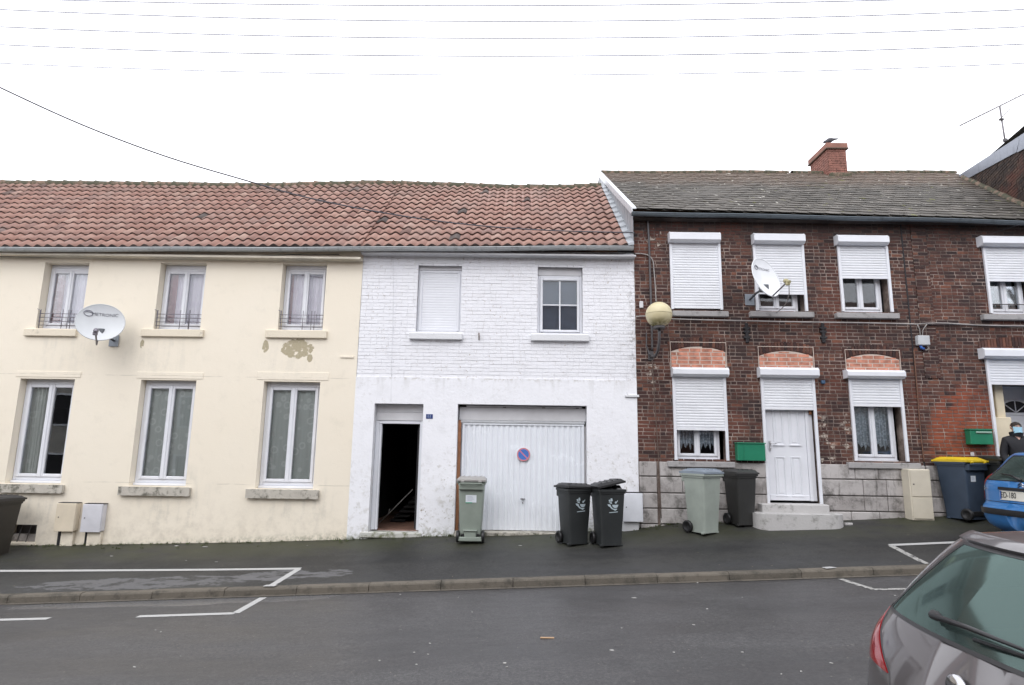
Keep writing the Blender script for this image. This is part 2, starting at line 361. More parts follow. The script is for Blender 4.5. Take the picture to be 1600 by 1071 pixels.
def glass(name, tint=(.9, .95, .93), refl=.10, gcol=(.95, .97, 1), rough=.015, fog=0.):
    k = N(name); t, n = k.t, k.n; n.remove(k.b)
    tr = n.new('ShaderNodeBsdfTransparent'); tr.inputs[0].default_value = (*tint, 1)
    gl = n.new('ShaderNodeBsdfGlossy'); gl.inputs['Roughness'].default_value = rough; gl.inputs['Color'].default_value = (*gcol, 1)
    fr = n.new('ShaderNodeFresnel'); fr.inputs[0].default_value = 1.52
    ad = n.new('ShaderNodeMath'); ad.operation = 'ADD'; ad.use_clamp = True; t.links.new(fr.outputs[0], ad.inputs[0]); ad.inputs[1].default_value = refl
    bp = n.new('ShaderNodeBump'); bp.inputs['Strength'].default_value = .25; bp.inputs['Distance'].default_value = .004
    nz = n.new('ShaderNodeTexNoise'); nz.inputs['Scale'].default_value = 1.5
    ge = n.new('ShaderNodeNewGeometry'); t.links.new(ge.outputs['Position'], nz.inputs['Vector']); t.links.new(nz.outputs[0], bp.inputs['Height']); t.links.new(bp.outputs[0], gl.inputs['Normal'])
    ms = n.new('ShaderNodeMixShader'); t.links.new(ad.outputs[0], ms.inputs[0]); t.links.new(tr.outputs[0], ms.inputs[1]); t.links.new(gl.outputs[0], ms.inputs[2])
    if fog:                                             # film of condensation and dirt
        df = n.new('ShaderNodeBsdfDiffuse'); df.inputs[0].default_value = (.12, .17, .16, 1)
        fz = n.new('ShaderNodeTexNoise'); fz.inputs['Scale'].default_value = 2.2; t.links.new(ge.outputs['Position'], fz.inputs['Vector'])
        fm = n.new('ShaderNodeMath'); fm.operation = 'MULTIPLY'; fm.inputs[1].default_value = fog*2; t.links.new(fz.outputs[0], fm.inputs[0])
        m2 = n.new('ShaderNodeMixShader'); t.links.new(fm.outputs[0], m2.inputs[0]); t.links.new(ms.outputs[0], m2.inputs[1]); t.links.new(df.outputs[0], m2.inputs[2])
        t.links.new(m2.outputs[0], k.out.inputs['Surface']); return k.m
    t.links.new(ms.outputs[0], k.out.inputs['Surface']); return k.m
MT['glass'] = glass('window_glass', (.95, .96, .96), refl=.0); MT['carglass'] = glass('tinted_car_glass', (.20, .29, .27), .10, (.46, .64, .60), .07, .30)
def m_lace(name, a, b, scale_, circ=False, alpha=.0):
    k = N(name); p = k.pos()
    if circ:
        v = k.vor(k.scale(p, (1, 0, 1)), scale_)
        ring = k.math('MULTIPLY', k.step(v, .20, .26), k.step(v, .40, .33))
        f = k.math('MULTIPLY', ring, .7)
    else: f = k.step(k.vor(k.scale(p, (1, .3, 1)), scale_), .35, .55)
    c = k.mix(f, a, b)
    k.b.inputs['Subsurface Weight'].default_value = 0
    return k.fin(c, .9)
MT['curt_pink'] = m_lace('lavender_curtain', (.90, .83, .92), (.93, .87, .95), 6)
MT['curt_rose'] = m_lace('rose_curtain', (.50, .25, .27), (.60, .34, .36), 6)
MT['curt_green'] = m_lace('grey_green_curtain', (.62, .66, .63), (.80, .83, .80), 5.2, True)
MT['lace'] = m_lace('lace_curtain', (.66, .73, .80), (.42, .49, .56), 26)
MT['bluelace'] = m_lace('blue_net_curtain', (.26, .36, .39), (.12, .18, .20), 22)

# ------------------------------------------------------------------ mesh shorthand
ORG = {}
class MB:
    def __init__(s): s.v = []; s.f = []; s.mi = []; s.t = []; s.sm = []
    def face(s, pts, mi=0, tint=.5, smooth=False):
        i = len(s.v); s.v += [tuple(p) for p in pts]; s.f.append(tuple(range(i, i+len(pts)))); s.mi.append(mi); s.t.append(tint); s.sm.append(smooth)
    def box(s, a, b, mi=0, tint=.5, skip=''):
        x0, y0, z0 = a; x1, y1, z1 = b
        q = {'f': [(x0, y0, z0), (x1, y0, z0), (x1, y0, z1), (x0, y0, z1)], 'b': [(x1, y1, z0), (x0, y1, z0), (x0, y1, z1), (x1, y1, z1)],
             'l': [(x0, y1, z0), (x0, y0, z0), (x0, y0, z1), (x0, y1, z1)], 'r': [(x1, y0, z0), (x1, y1, z0), (x1, y1, z1), (x1, y0, z1)],
             't': [(x0, y0, z1), (x1, y0, z1), (x1, y1, z1), (x0, y1, z1)], 'o': [(x0, y1, z0), (x1, y1, z0), (x1, y0, z0), (x0, y0, z0)]}
        for k, p in q.items():
            if k not in skip: s.face(p, mi, tint)
        return s
    def bbox(s, a, b, r=.006, mi=0, tint=.5):           # box with chamfered edges
        x = (a[0], b[0]); y = (a[1], b[1]); z = (a[2], b[2])
        r = min(r, .45*(x[1]-x[0]), .45*(y[1]-y[0]), .45*(z[1]-z[0]))
        i = len(s.v); P = {}
        for ix in (0, 1):
            for iy in (0, 1):
                for iz in (0, 1):
                    c = Vector((x[ix], y[iy], z[iz])); sg = Vector((1-2*ix, 1-2*iy, 1-2*iz))
                    for ax in range(3):
                        o = [c[n] + sg[n]*r for n in range(3)]; o[ax] = c[ax]
                        P[ix, iy, iz, ax] = len(s.v); s.v.append(tuple(o))
        def add(l): s.f.append(tuple(l)); s.mi.append(mi); s.t.append(tint); s.sm.append(False)
        for ax in range(3):
            u, v_ = [(1, 2), (2, 0), (0, 1)][ax]
            for sd in (0, 1):
                l = []
                for (a_, b_) in ((0, 0), (1, 0), (1, 1), (0, 1)):
                    k = [0, 0, 0]; k[ax] = sd; k[u] = a_; k[v_] = b_; l.append(P[k[0], k[1], k[2], ax])
                add(l if sd else l[::-1])
        for ax in range(3):                              # edges along ax
            u, v_ = [(1, 2), (2, 0), (0, 1)][ax]
            for a_ in (0, 1):
                for b_ in (0, 1):
                    k0 = [0, 0, 0]; k1 = [0, 0, 0]; k1[ax] = 1
                    for k in (k0, k1): k[u] = a_; k[v_] = b_
                    l = [P[(*k0, u)], P[(*k1, u)], P[(*k1, v_)], P[(*k0, v_)]]
                    add(l if (a_ ^ b_) else l[::-1])
        for ix in (0, 1):
            for iy in (0, 1):
                for iz in (0, 1):
                    l = [P[ix, iy, iz, 0], P[ix, iy, iz, 1], P[ix, iy, iz, 2]]
                    add(l if (ix+iy+iz) % 2 else l[::-1])
        return s
    def tube(s, pts, r, n=8, mi=0, cap=True, tint=.5):
        pts = [Vector(p) for p in pts]; rs = r if isinstance(r, (list, tuple)) else [r]*len(pts)
        base = len(s.v); prev = None
        for i, p in enumerate(pts):
            d = (pts[min(i+1, len(pts)-1)] - pts[max(i-1, 0)]).normalized()
            if prev is None:
                a = Vector((0, 0, 1)) if abs(d.z) < .9 else Vector((1, 0, 0)); u = d.cross(a).normalized()
            else: u = (prev - d*prev.dot(d)).normalized()
            prev = u; v_ = d.cross(u)
            for j in range(n):
                t = 2*math.pi*j/n; s.v.append(tuple(p + (u*math.cos(t) + v_*math.sin(t))*rs[i]))
        for i in range(len(pts)-1):
            for j in range(n):
                a = base+i*n+j; b = base+i*n+(j+1) % n; s.f.append((a, b, b+n, a+n)); s.mi.append(mi); s.t.append(tint); s.sm.append(True)
        if cap:
            s.f.append(tuple(base+j for j in range(n))[::-1]); s.mi.append(mi); s.t.append(tint); s.sm.append(False)
            s.f.append(tuple(base+(len(pts)-1)*n+j for j in range(n))); s.mi.append(mi); s.t.append(tint); s.sm.append(False)
        return s
    def lathe(s, prof, c, axis='Z', n=24, mi=0, M=None):
        base = len(s.v)
        for (r, h) in prof:
            for j in range(n):
                t = 2*math.pi*j/n; p = Vector((r*math.cos(t), r*math.sin(t), h))
                if axis == 'Y': p = Vector((p.x, p.z, p.y))
                if axis == 'X': p = Vector((p.z, p.x, p.y))
                if M: p = M @ p
                s.v.append(tuple(p + Vector(c)))
        for i in range(len(prof)-1):
            for j in range(n):
                a = base+i*n+j; b = base+i*n+(j+1) % n; s.f.append((a, b, b+n, a+n)); s.mi.append(mi); s.t.append(.5); s.sm.append(True)
        return s
    def grid(s, fn, nu, nv, mi=0, smooth=True, tint=.5, flip=False):
        base = len(s.v)
        for i in range(nu+1):
            for j in range(nv+1): s.v.append(tuple(fn(i/nu, j/nv)))
        for i in range(nu):
            for j in range(nv):
                a = base+i*(nv+1)+j; q = (a, a+nv+1, a+nv+2, a+1)
                s.f.append(q[::-1] if flip else q); s.mi.append(mi); s.t.append(tint); s.sm.append(smooth)
        return s
    def prism(s, poly, y0, y1, mi=0, tint=.5):          # polygon in x,z extruded along y
        s.face([(x, y0, z) for x, z in poly], mi, tint); s.face([(x, y1, z) for x, z in poly][::-1], mi, tint)
        for (a, b) in zip(poly, poly[1:]+poly[:1]): s.face([(a[0], y0, a[1]), (a[0], y1, a[1]), (b[0], y1, b[1]), (b[0], y0, b[1])], mi, tint)
        return s
    def build(s, name, mats, parent=None, fix=True):
        me = bpy.data.meshes.new(name)
        off = ORG.get(parent.name, Vector((0, 0, 0))) if parent else Vector((0, 0, 0))
        me.from_pydata([Vector(v)-off for v in s.v], [], s.f)
        for m in (mats if isinstance(mats, (list, tuple)) else [mats]): me.materials.append(m)
        me.polygons.foreach_set('material_index', s.mi); me.polygons.foreach_set('use_smooth', s.sm)
        at = me.attributes.new('tint', 'FLOAT', 'FACE'); at.data.foreach_set('value', s.t)
        me.update()
        o = bpy.data.objects.new(name, me); col.objects.link(o)
        if parent: o.parent = parent; ORG[o.name] = off
        return o
def tag(o, label=None, cat=None, group=None, kind=None):
    if label: o['label'] = label
    if cat: o['category'] = cat
    if group: o['group'] = group
    if kind: o['kind'] = kind
    return o
def thing(name, label, cat, loc=(0, 0, 0), group=None, local=False):
    o = bpy.data.objects.new(name, None); col.objects.link(o); o.location = loc; o.empty_display_size = .2
    ORG[o.name] = Vector((0, 0, 0)) if local else Vector(loc)
    return tag(o, label, cat, group)
def kids(o): return [c for c in bpy.data.objects if c.parent == o]
def dup(o, parent=None, **kw):
    c = o.copy(); col.objects.link(c); c.parent = parent
    for ch in kids(o): dup(ch, c)
    return c
_tx = {}
def text_mb(txt, size, font=None, ext=0.001):          # letters as mesh in the x,y plane, centred
    cu = bpy.data.curves.new('t', 'FONT'); cu.body = txt; cu.size = size; cu.align_x = 'CENTER'; cu.align_y = 'CENTER'; cu.extrude = ext
    o = bpy.data.objects.new('t', cu); col.objects.link(o)
    dg = bpy.context.evaluated_depsgraph_get(); me = bpy.data.meshes.new_from_object(o.evaluated_get(dg))
    mb = MB(); vs = [v.co.copy() for v in me.vertices]
    fs = [tuple(p.vertices) for p in me.polygons]
    bpy.data.objects.remove(o); bpy.data.curves.remove(cu); bpy.data.meshes.remove(me)
    mb.v = vs; mb.f = fs; mb.mi = [0]*len(fs); mb.t = [.5]*len(fs); mb.sm = [False]*len(fs)
    return mb
def xform(mb, M): mb.v = [tuple(M @ Vector(v)) for v in mb.v]; return mb
UPRIGHT = Matrix(((1, 0, 0, 0), (0, 0, -1, 0), (0, 1, 0, 0), (0, 0, 0, 1)))     # x,y plane -> x,z plane facing -y

# ================================================================== GROUND
XA, XB = -60, 60
def strip(mb, y0, y1, zf, n=240, ny=4):
    mb.grid(lambda u, v: (XA+(XB-XA)*u, y0+(y1-y0)*v, zf(XA+(XB-XA)*u, y0+(y1-y0)*v)), n, ny, smooth=True, flip=False)
m = MB(); m.face([(-250, -250, -12.5-.25), (250, -250, 10.75), (250, 250, 10.75), (-250, 250, -12.75)]); 
tag(m.build('ground', MT['pavement']), kind='structure')
m = MB(); strip(m, -10.6, KY, lambda x, y: SL*x); tag(m.build('road', MT['road']), kind='structure')
m = MB(); strip(m, KY+.13, .35, gz, 240, 8); tag(m.build('pavement', MT['pavement']), kind='structure')
m = MB(); strip(m, -13.4, -10.6, lambda x, y: SL*x+.12); m.grid(lambda u, v: (XA+(XB-XA)*u, -10.6, SL*(XA+(XB-XA)*u)+.12*v), 100, 1); tag(m.build('pavement', MT['pavement']), kind='structure')
m = MB(); r2 = random.Random(3); x = -16.0
while x < 22:
    L = 1.0; a, b = x+.004, x+L-.004; t = r2.random(); dz = r2.uniform(-.004, .004)
    pr = [(KY-.012, -.03), (KY, .075), (KY+.012, .094), (KY+.03, .102), (KY+.128, .104), (KY+.13, -.03)]
    for i in range(len(pr)-1):
        (ya, za), (yb, zb) = pr[i], pr[i+1]
        m.face([(a, ya, SL*a+za+dz), (b, ya, SL*b+za+dz), (b, yb, SL*b+zb+dz), (a, yb, SL*a+zb+dz)], 0, t)
    for xx, fl in ((a, 0), (b, 1)):
        q = [(xx, y_, SL*xx+z_+dz) for y_, z_ in pr]; m.face(q if fl else q[::-1], 0, t)
    x += L
tag(m.build('kerb', MT['kerb']), kind='structure')
m = MB(); x = -16.0
while x < 22:
    t = .2+r2.random()*.4; m.grid(lambda u, v: (x+.003+.994*u, KY-.09+.078*v, SL*(x+u)+.006), 1, 1, tint=t); x += 1
tag(m.build('gutter_strip', MT['kerb']), kind='structure')
def paint_line(pts, wd, mat, name='road_marking', lift=.004):
    m = MB()
    for (x0, y0), (x1, y1) in zip(pts, pts[1:]):
        d = Vector((x1-x0, y1-y0)); L = d.length; d /= L; nn = Vector((-d.y, d.x))*wd/2; k = max(2, int(L/.1))
        def P(u, v):
            e = 1+.06*math.sin(u*L*31+v*9)
            q = Vector((x0, y0)) + d*L*u + nn*(2*v-1)*e
            z = gz(q.x, q.y)
            if KY-.02 < q.y < KY+.14: z = SL*q.x+.106
            return (q.x, q.y, z+lift)
        m.grid(P, k, 4, flip=True)
    return tag(m.build(name, mat), kind='structure')
paint_line([(-14, -1.22), (-8.1, -1.30), (-3.24, -1.58)], .085, MT['paint'])
paint_line([(-3.27, -1.60), (-3.40, -2.28)], .10, MT['paint'])
paint_line([(-3.39, KY+.125), (-3.40, KY+.022)], .17, MT['paint'], lift=.008)
paint_line([(-3.40, -2.56), (-3.42, -3.36), (-4.62, -3.36)], .10, MT['paint'])
paint_line([(-5.74, -3.32), (-9, -3.25)], .10, MT['paint'])
paint_line([(6.95, -1.42), (5.83, -1.44)], .085, MT['paint'])
paint_line([(5.84, -1.46), (5.84, -2.29)], .09, MT['oldpaint'])
paint_line([(4.42, KY+.125), (4.44, KY+.022)], .17, MT['paint'], lift=.008)
paint_line([(4.46, -2.56), (4.54, -3.2), (6.2, -3.3)], .085, MT['oldpaint'])
# ------------------------------------------------------------------ litter
LIT = [(276, 853, .16), (320, 854, .17), (174, 869, .10), (338, 878, .09), (291, 876, .05), (251, 988, .04), (243, 985, .04), (210, 1043, .06), (282, 1026, .03),
       (672, 1006, .05), (651, 1039, .05), (647, 1020, .04), (669, 1023, .035), (593, 1033, .04), (789, 1037, .06), (792, 1043, .04), (991, 935, .11), (956, 1017, .08),
       (971, 982, .04), (1084, 977, .07), (1105, 952, .05), (1160, 1020, .05), (1299, 1037, .07), (1252, 1050, .04), (1053, 1020, .05), (1355, 845, .07), (1221, 1054, .03),
       (1398, 931, .06), (1160, 934, .04), (813, 848, .10), (738, 957, .04), (716, 934, .05), (1090, 911, .06), (626, 914, .05), (480, 852, .04)]
for i, (px, py, s_) in enumerate(LIT):
    d = ray(px, py)
    z0 = 0.0
    for it in range(6):
        t = (z0 - CAM.z)/d.z; p = CAM + d*t; z0 = gz(p.x, p.y)
    m = MB(); a0 = rnd.random()*3; k = 6
    rim = []
    s_ *= .72
    for j in range(k):
        a = a0+2*math.pi*j/k; rr = s_*.42*rnd.uniform(.6, 1.1)
        rim.append((p.x+rr*math.cos(a), p.y+rr*math.sin(a)*.75, gz(p.x, p.y)+.003+rnd.random()*.004+.02*abs(math.cos(a))*s_))
    top = (p.x, p.y, gz(p.x, p.y)+.006+.03*s_)
    for j in range(k): m.face([rim[j], rim[(j+1) % k], top])
    rb = [(a_, b_, gz(p.x, p.y)+.001) for a_, b_, c_ in rim]
    for j in range(k): m.face([rb[j], rb[(j+1) % k], rim[(j+1) % k], rim[j]])
    o = m.build('litter_scrap', MT['litter'])
    lb = {0: 'large pale sheet of paper flat on the pavement below the third ground floor window', 16: 'bright white crumpled tissue on the road near the kerb'}.get(i) if s_ != .08 else 'pale scrap lying on the road'
    on = 'pavement' if p.y > KY else 'road'
    tag(o, 'small pale scrap of litter lying on the dark asphalt %s' % on, 'litter', 'pale litter scraps on the asphalt %s' % on)
d = ray(855, 1001); t = -CAM.z/d.z; p = CAM+d*t
m = MB(); m.bbox((p.x-.07, p.y-.012, gz(p.x, p.y)+.002), (p.x+.07, p.y+.012, gz(p.x, p.y)+.014), .003)
tag(m.build('wood_stick', plain('pale_stick', (.42, .28, .17), .8)), 'flat light brown wooden stick lying on the road in front of the garage', 'stick')

# ================================================================== HOUSE PIECES
def wall_face(mb, x0, x1, z0, z1, holes, y=0., depth=.25, mi=0, rev=0, step=99.):
    xs = sorted({x0, x1, *[h[0] for h in holes], *[h[1] for h in holes]}); xs = [v for v in xs if x0 <= v <= x1]
    zs = sorted({z0, z1, *[h[2] for h in holes], *[h[3] for h in holes]}); zs = [v for v in zs if z0 <= v <= z1]
    for a, b in zip(xs, xs[1:]):
        for c, d in zip(zs, zs[1:]):
            cx, cz = (a+b)/2, (c+d)/2
            if any(h[0] < cx < h[1] and h[2] < cz < h[3] for h in holes): continue
            mb.face([(a, y, c), (b, y, c), (b, y, d), (a, y, d)], mi)
    for (a, b, c, d) in [h[:4] for h in holes]:
        c = max(c, z0-1)
        mb.face([(a, y, c), (a, y, d), (a, y+depth, d), (a, y+depth, c)], rev)
        mb.face([(b, y, d), (b, y, c), (b, y+depth, c), (b, y+depth, d)], rev)
        mb.face([(a, y, d), (b, y, d), (b, y+depth, d), (a, y+depth, d)], rev)
        mb.face([(b, y, c), (a, y, c), (a, y+depth, c), (b, y+depth, c)], rev)
    # inner skin
    for a, b in zip(xs, xs[1:]):
        for c, d in zip(zs, zs[1:]):
            cx, cz = (a+b)/2, (c+d)/2
            if any(h[0] < cx < h[1] and h[2] < cz < h[3] for h in holes): continue
            mb.face([(b, y+depth+.002, c), (a, y+depth+.002, c), (a, y+depth+.002, d), (b, y+depth+.002, d)], rev)
def bricks(mb, x0, x1, z0, z1, holes, y, mi, h=.068, L=.225, proud=.010, jit=.004, seed=1, top=None, mort=.010, headers=.35):
    r = random.Random(seed); z = z0; row = 0
    while z < z1-.02:
        zt = min(z+h-mort, z1)
        segs = [(x0, x1)]
        for (a, b, c, d) in [q[:4] for q in holes]:
            if c < (z+zt)/2 < d:
                ns = []
                for (s0, s1) in segs:
                    if b <= s0 or a >= s1: ns.append((s0, s1)); continue
                    if a > s0: ns.append((s0, a))
                    if b < s1: ns.append((b, s1))
                segs = ns
        for (s0, s1) in segs:
            x = s0 - (L*.5 if row % 2 else 0) + r.uniform(-.02, .02)
            while x < s1-.015:
                l = L if r.random() > headers else L*.5
                a, b = max(x, s0), min(x+l-mort, s1)
                if b-a > .02:
                    pr = proud + r.uniform(-jit, jit); dz = r.uniform(-.002, .002); t = r.random()
                    mb.box((a, y-pr, z+dz), (b, y+.01, zt+dz+r.uniform(-.001, .001)), mi, t, 'b')
                x += l
        z += h; row += 1
def shell(mb, x0, x1, z0, z1, y1, mi, floors=()):
    # party walls, back wall and floors
    for xx in (x0, x1): mb.box((xx-.05 if xx == x1 else xx, .26, z0), (xx if xx == x1 else xx+.05, y1, z1), mi)
    mb.box((x0, y1, z0), (x1, y1+.2, z1), mi)
    for f in floors: mb.box((x0+.05, .26, f-.12), (x1-.05, y1, f), mi)
def fr(mb, x0, x1, z0, z1, wd, y0, y1, r=.006, mi=0):  # rectangular frame, four members butted
    mb.bbox((x0, y0, z0), (x0+wd, y1, z1), r, mi); mb.bbox((x1-wd, y0, z0), (x1, y1, z1), r, mi)
    mb.bbox((x0+wd+.0005, y0+.001, z0), (x1-wd-.0005, y1, z0+wd), r, mi); mb.bbox((x0+wd+.0005, y0+.001, z1-wd), (x1-wd-.0005, y1, z1), r, mi)
def curtain_mesh(x0, x1, z0, z1, y, mat, name, parent, folds=9, amp=.018, scallop=0, seed=0, label=None):
    r = random.Random(seed); ph = [r.uniform(0, 6) for _ in range(4)]
    def P(u, v):
        x = x0+(x1-x0)*u
        bot = z0
        if scallop: bot = z0 + .10*abs(math.sin(u*math.pi*scallop)) + .02*math.sin(u*40)
        z = z1+(bot-z1)*v
        yy = y + amp*math.sin(u*folds*6.28+ph[0]+.5*math.sin(v*2+ph[1])) + amp*.5*math.sin(u*folds*14+ph[2])
        return (x, yy, z)
    m = MB(); m.grid(P, 60, 14); o = m.build(name, mat, parent)
    if label: o['label'] = label
    return o
def casement(house, x0, x1, z0, z1, y, frame=.055, sash=.05, leaves=2, mat=None, label=None, offs=0.0, nm='window'):
    """frame + sashes; panes as children. returns window object"""
    mat = mat or MT['pvc']; m = MB()
    fr(m, x0, x1, z0, z1, frame, y, y+.07)
    ix0, ix1 = x0+frame+.002, x1-frame-.002; iz0, iz1 = z0+frame+.002, z1-frame-.002
    panes = []
    n = leaves
    for i in range(n):
        a = ix0+(ix1-ix0)*i/n+(.001 if i else 0); b = ix0+(ix1-ix0)*(i+1)/n-(.001 if i < n-1 else 0)
        fr(m, a, b, iz0, iz1, sash, y-.022, y+.045, .008)
        panes.append((a+sash, b-sash, iz0+sash, iz1-sash))
    if n == 2:
        c = (ix0+ix1)/2; m.bbox((c-.022, y-.036, iz0+.005), (c+.022, y-.0225, iz1-.005), .006)
    w_ = m.build(nm, mat, house)
    if label: w_['label'] = label
    for (a, b, c, d) in panes:
        g = MB(); g.box((a-.004, y+.008, c-.004), (b+.004, y+.016, d+.004)); g.build('pane', MT['glass'], w_)
    return w_, panes
def shutter(parent, x0, x1, ztop, zbot, y, box_h=.19, box_d=.17, box_over=.02, slat=.043, guides=None, boxed=True, bx=None, sd=1., mat=None):
    slat = .050
    """roller shutter: octagonal box, curtain of slats, two guides"""
    if boxed:
        b0, b1 = bx if bx else (x0-box_over, x1+box_over); m = MB(); zt = ztop; zb = ztop-box_h; y0 = y-box_d
        pr = [(y, zt), (y0+.045, zt), (y0, zt-.045), (y0, zb+.04), (y0+.05, zb), (y, zb)]
        for (a, b) in zip(pr, pr[1:]+pr[:1]): m.face([(b0, a[0], a[1]), (b1, a[0], a[1]), (b1, b[0], b[1]), (b0, b[0], b[1])][::-1])
        m.face([(b0, a[0], a[1]) for a in pr]); m.face([(b1, a[0], a[1]) for a in pr][::-1])
        for xx, sg in ((b0, -1), (b1, 1)):      # end caps slightly proud
            q = [(a[0]-(.003 if a[0] < y else 0), a[1]+(.003 if a[1] > ztop-.1 else -.003)) for a in pr]
            xa, xb = (xx-.006, xx+.012) if sg < 0 else (xx-.012, xx+.006)
            for (a, b) in zip(q, q[1:]+q[:1]): m.face([(xa, a[0], a[1]), (xb, a[0], a[1]), (xb, b[0], b[1]), (xa, b[0], b[1])][::-1])
            m.face([(xa, a[0], a[1]) for a in q]); m.face([(xb, a[0], a[1]) for a in q][::-1])
        m.build('shutter_box', MT['pvc'], parent); top = zb
    else: top = ztop
    gzb = guides if guides is not None else zbot
    for a in (x0, x1-.05):
        m = MB(); m.bbox((a, y-.045, gzb), (a+.05, y+.0, top+.0), .005); m.build('guide_rail', MT['pvc'], parent)
    m = MB(); z = zbot; ys = y-.022
    m.bbox((x0+.045, ys-.008, z), (x1-.045, ys+.012, z+.05), .004); z += .05
    while z < top-.005:
        h = min(slat, top-z)
        pr = [(ys+.004*sd, z), (ys+.004*sd, z+.007), (ys-.005*sd, z+.010), (ys-.007*sd, z+h*.45), (ys-.006*sd, z+h*.8), (ys-.002*sd, z+h*.95), (ys+.004*sd, z+h)]
        for (a, b) in zip(pr, pr[1:]): m.face([(x0+.045, a[0], a[1]), (x1-.045, a[0], a[1]), (x1-.045, b[0], b[1]), (x0+.045, b[0], b[1])], smooth=False)
        z += slat
    m.build('shutter_curtain', mat or MT['pvc2'], parent)
def gutter(parent, x0, z0, x1, z1, y, r, mat, joints=1.9, name='gutter'):
    m = MB(); n = 10; k = int((x1-x0)/.5)+1
    def pt(x, a, rr):
        z = z0+(z1-z0)*(x-x0)/(x1-x0) + .006*math.sin(x*1.7); return (x, y-r - rr*math.cos(a), z - rr*math.sin(a))
    m.grid(lambda u, v: pt(x0+(x1-x0)*u, math.pi*v, r), k, n)
    m.grid(lambda u, v: pt(x0+(x1-x0)*u, math.pi*v, r-.004), k, n, flip=True)
    for x in (x0, x1): m.face([pt(x, math.pi*i/n, r) for i in range(n+1)])
    zz = lambda x: z0+(z1-z0)*(x-x0)/(x1-x0) + .006*math.sin(x*1.7)
    m.tube([(x0+(x1-x0)*i/k, y-2*r, zz(x0+(x1-x0)*i/k)+.004) for i in range(k+1)], .011, 8)
    x = x0+.3
    while x < x1:
        m.grid(lambda u, v: pt(x-.012+.024*u, math.pi*v, r+.003), 1, n); x += joints/3
    return m.build(name, mat, parent)

# ---- eave and roof geometry
def ze_l(x): return 5.50+.0155*(x+9.93)             # eave height of the tiled roofs (at y=-.12)
def sag_l(x): return .014*math.sin(x*.9+.6)+.007*math.sin(x*2.1)-.045*max(0, -x-6)/4
ML, YR, YE = .85, 3.30, -.20
RL = [(F(px, py+4.5, 3.30).x, F(px, py+4.5, 3.30).z) for px, py in ((-300, 279), (0, 280.5), (150, 281.5), (300, 283.5), (420, 284.5), (500, 282), (600, 280.5), (700, 283.5), (800, 287), (870, 287), (950, 284.5))]
def lerp_tab(T, x):
    if x <= T[0][0]: return T[0][1]
    for (a, za), (b, zb) in zip(T, T[1:]):
        if x <= b: u = (x-a)/(b-a); u = u*u*(3-2*u); return za+(zb-za)*u
    return T[-1][1]
def roof_l(x, y):
    t = (y-YE)/(YR-YE); z0 = ze_l(x)+.02; return z0+(lerp_tab(RL, x)-.06-z0)*t
def tile_roof(parent, x0, x1, seed):
    r = random.Random(seed); m = MB(); W = .205; rows = 13; nx = 8
    ca = math.cos(math.atan(ML)); nrm = Vector((0, -math.sin(math.atan(ML)), ca))
    prof = []
    for i in range(nx):
        t = i/nx
        h = .5-.5*math.cos(2*math.pi*t)
        h = .038*(h**.85) - .016*math.sin(2*math.pi*t)
        prof.append(h)
    cols = int((x1-x0)/W)+1
    for rw in range(rows):
        ya = YE+(YR-YE)*rw/rows; yb = YE+(YR-YE)*(rw+1)/rows
        for c in range(cols):
            xa = x0+c*W; dt = r.uniform(-.004, .004); tin = min(1, max(0, r.gauss(.5, .2))); dy = r.uniform(-.008, .008)
            n0 = len(m.v)
            for i in range(nx+1):
                x = min(xa+W*i/nx, x1); h = prof[i % nx]
                for (yy, lift) in ((ya+dy, -.012), (ya+dy-.002, .036+h+dt), (yb+.02, .004+h)):
                    p = Vector((x, yy, roof_l(x, yy))) + nrm*lift
                    m.v.append(tuple(p))
            for i in range(nx):
                a = n0+i*3
                m.f.append((a, a+3, a+4, a+1)); m.mi.append(0); m.t.append(0.); m.sm.append(False)  # risers coloured near-black as the shade under each course
                m.f.append((a+1, a+4, a+5, a+2)); m.mi.append(0); m.t.append(tin); m.sm.append(True)
            if xa+W >= x1: break
    # underside and back slope
    m.face([(x0, YE, roof_l(x0, YE)-.03), (x1, YE, roof_l(x1, YE)-.03), (x1, YR, roof_l(x1, YR)-.03), (x0, YR, roof_l(x0, YR)-.03)][::-1])
    m.face([(x1, YR, roof_l(x1, YR)), (x0, YR, roof_l(x0, YR)), (x0, 7.2, ze_l(x0)), (x1, 7.2, ze_l(x1))][::-1])
    roof = m.build('roof', MT['tiles'], parent)
    m = MB(); x = x0
    while x < x1-.02:
        xe = min(x+.40, x1); t = r.uniform(-.006, .006)
        def P(u, v, x=x, xe=xe, t=t):
            xx = x+(xe+.02-x)*u if xe < x1 else x+(xe-x)*u; a = math.pi*(v*1.3-.15); R = .115+.012*(1-u)+(.016 if u < .12 else 0)
            return (xx, YR-R*math.cos(a), roof_l(xx, YR)-.015+R*math.sin(a)*.95+t)
        m.grid(P, 5, 10); x += .40
    m.build('ridge_tile', MT['ridge'], roof)
    return roof
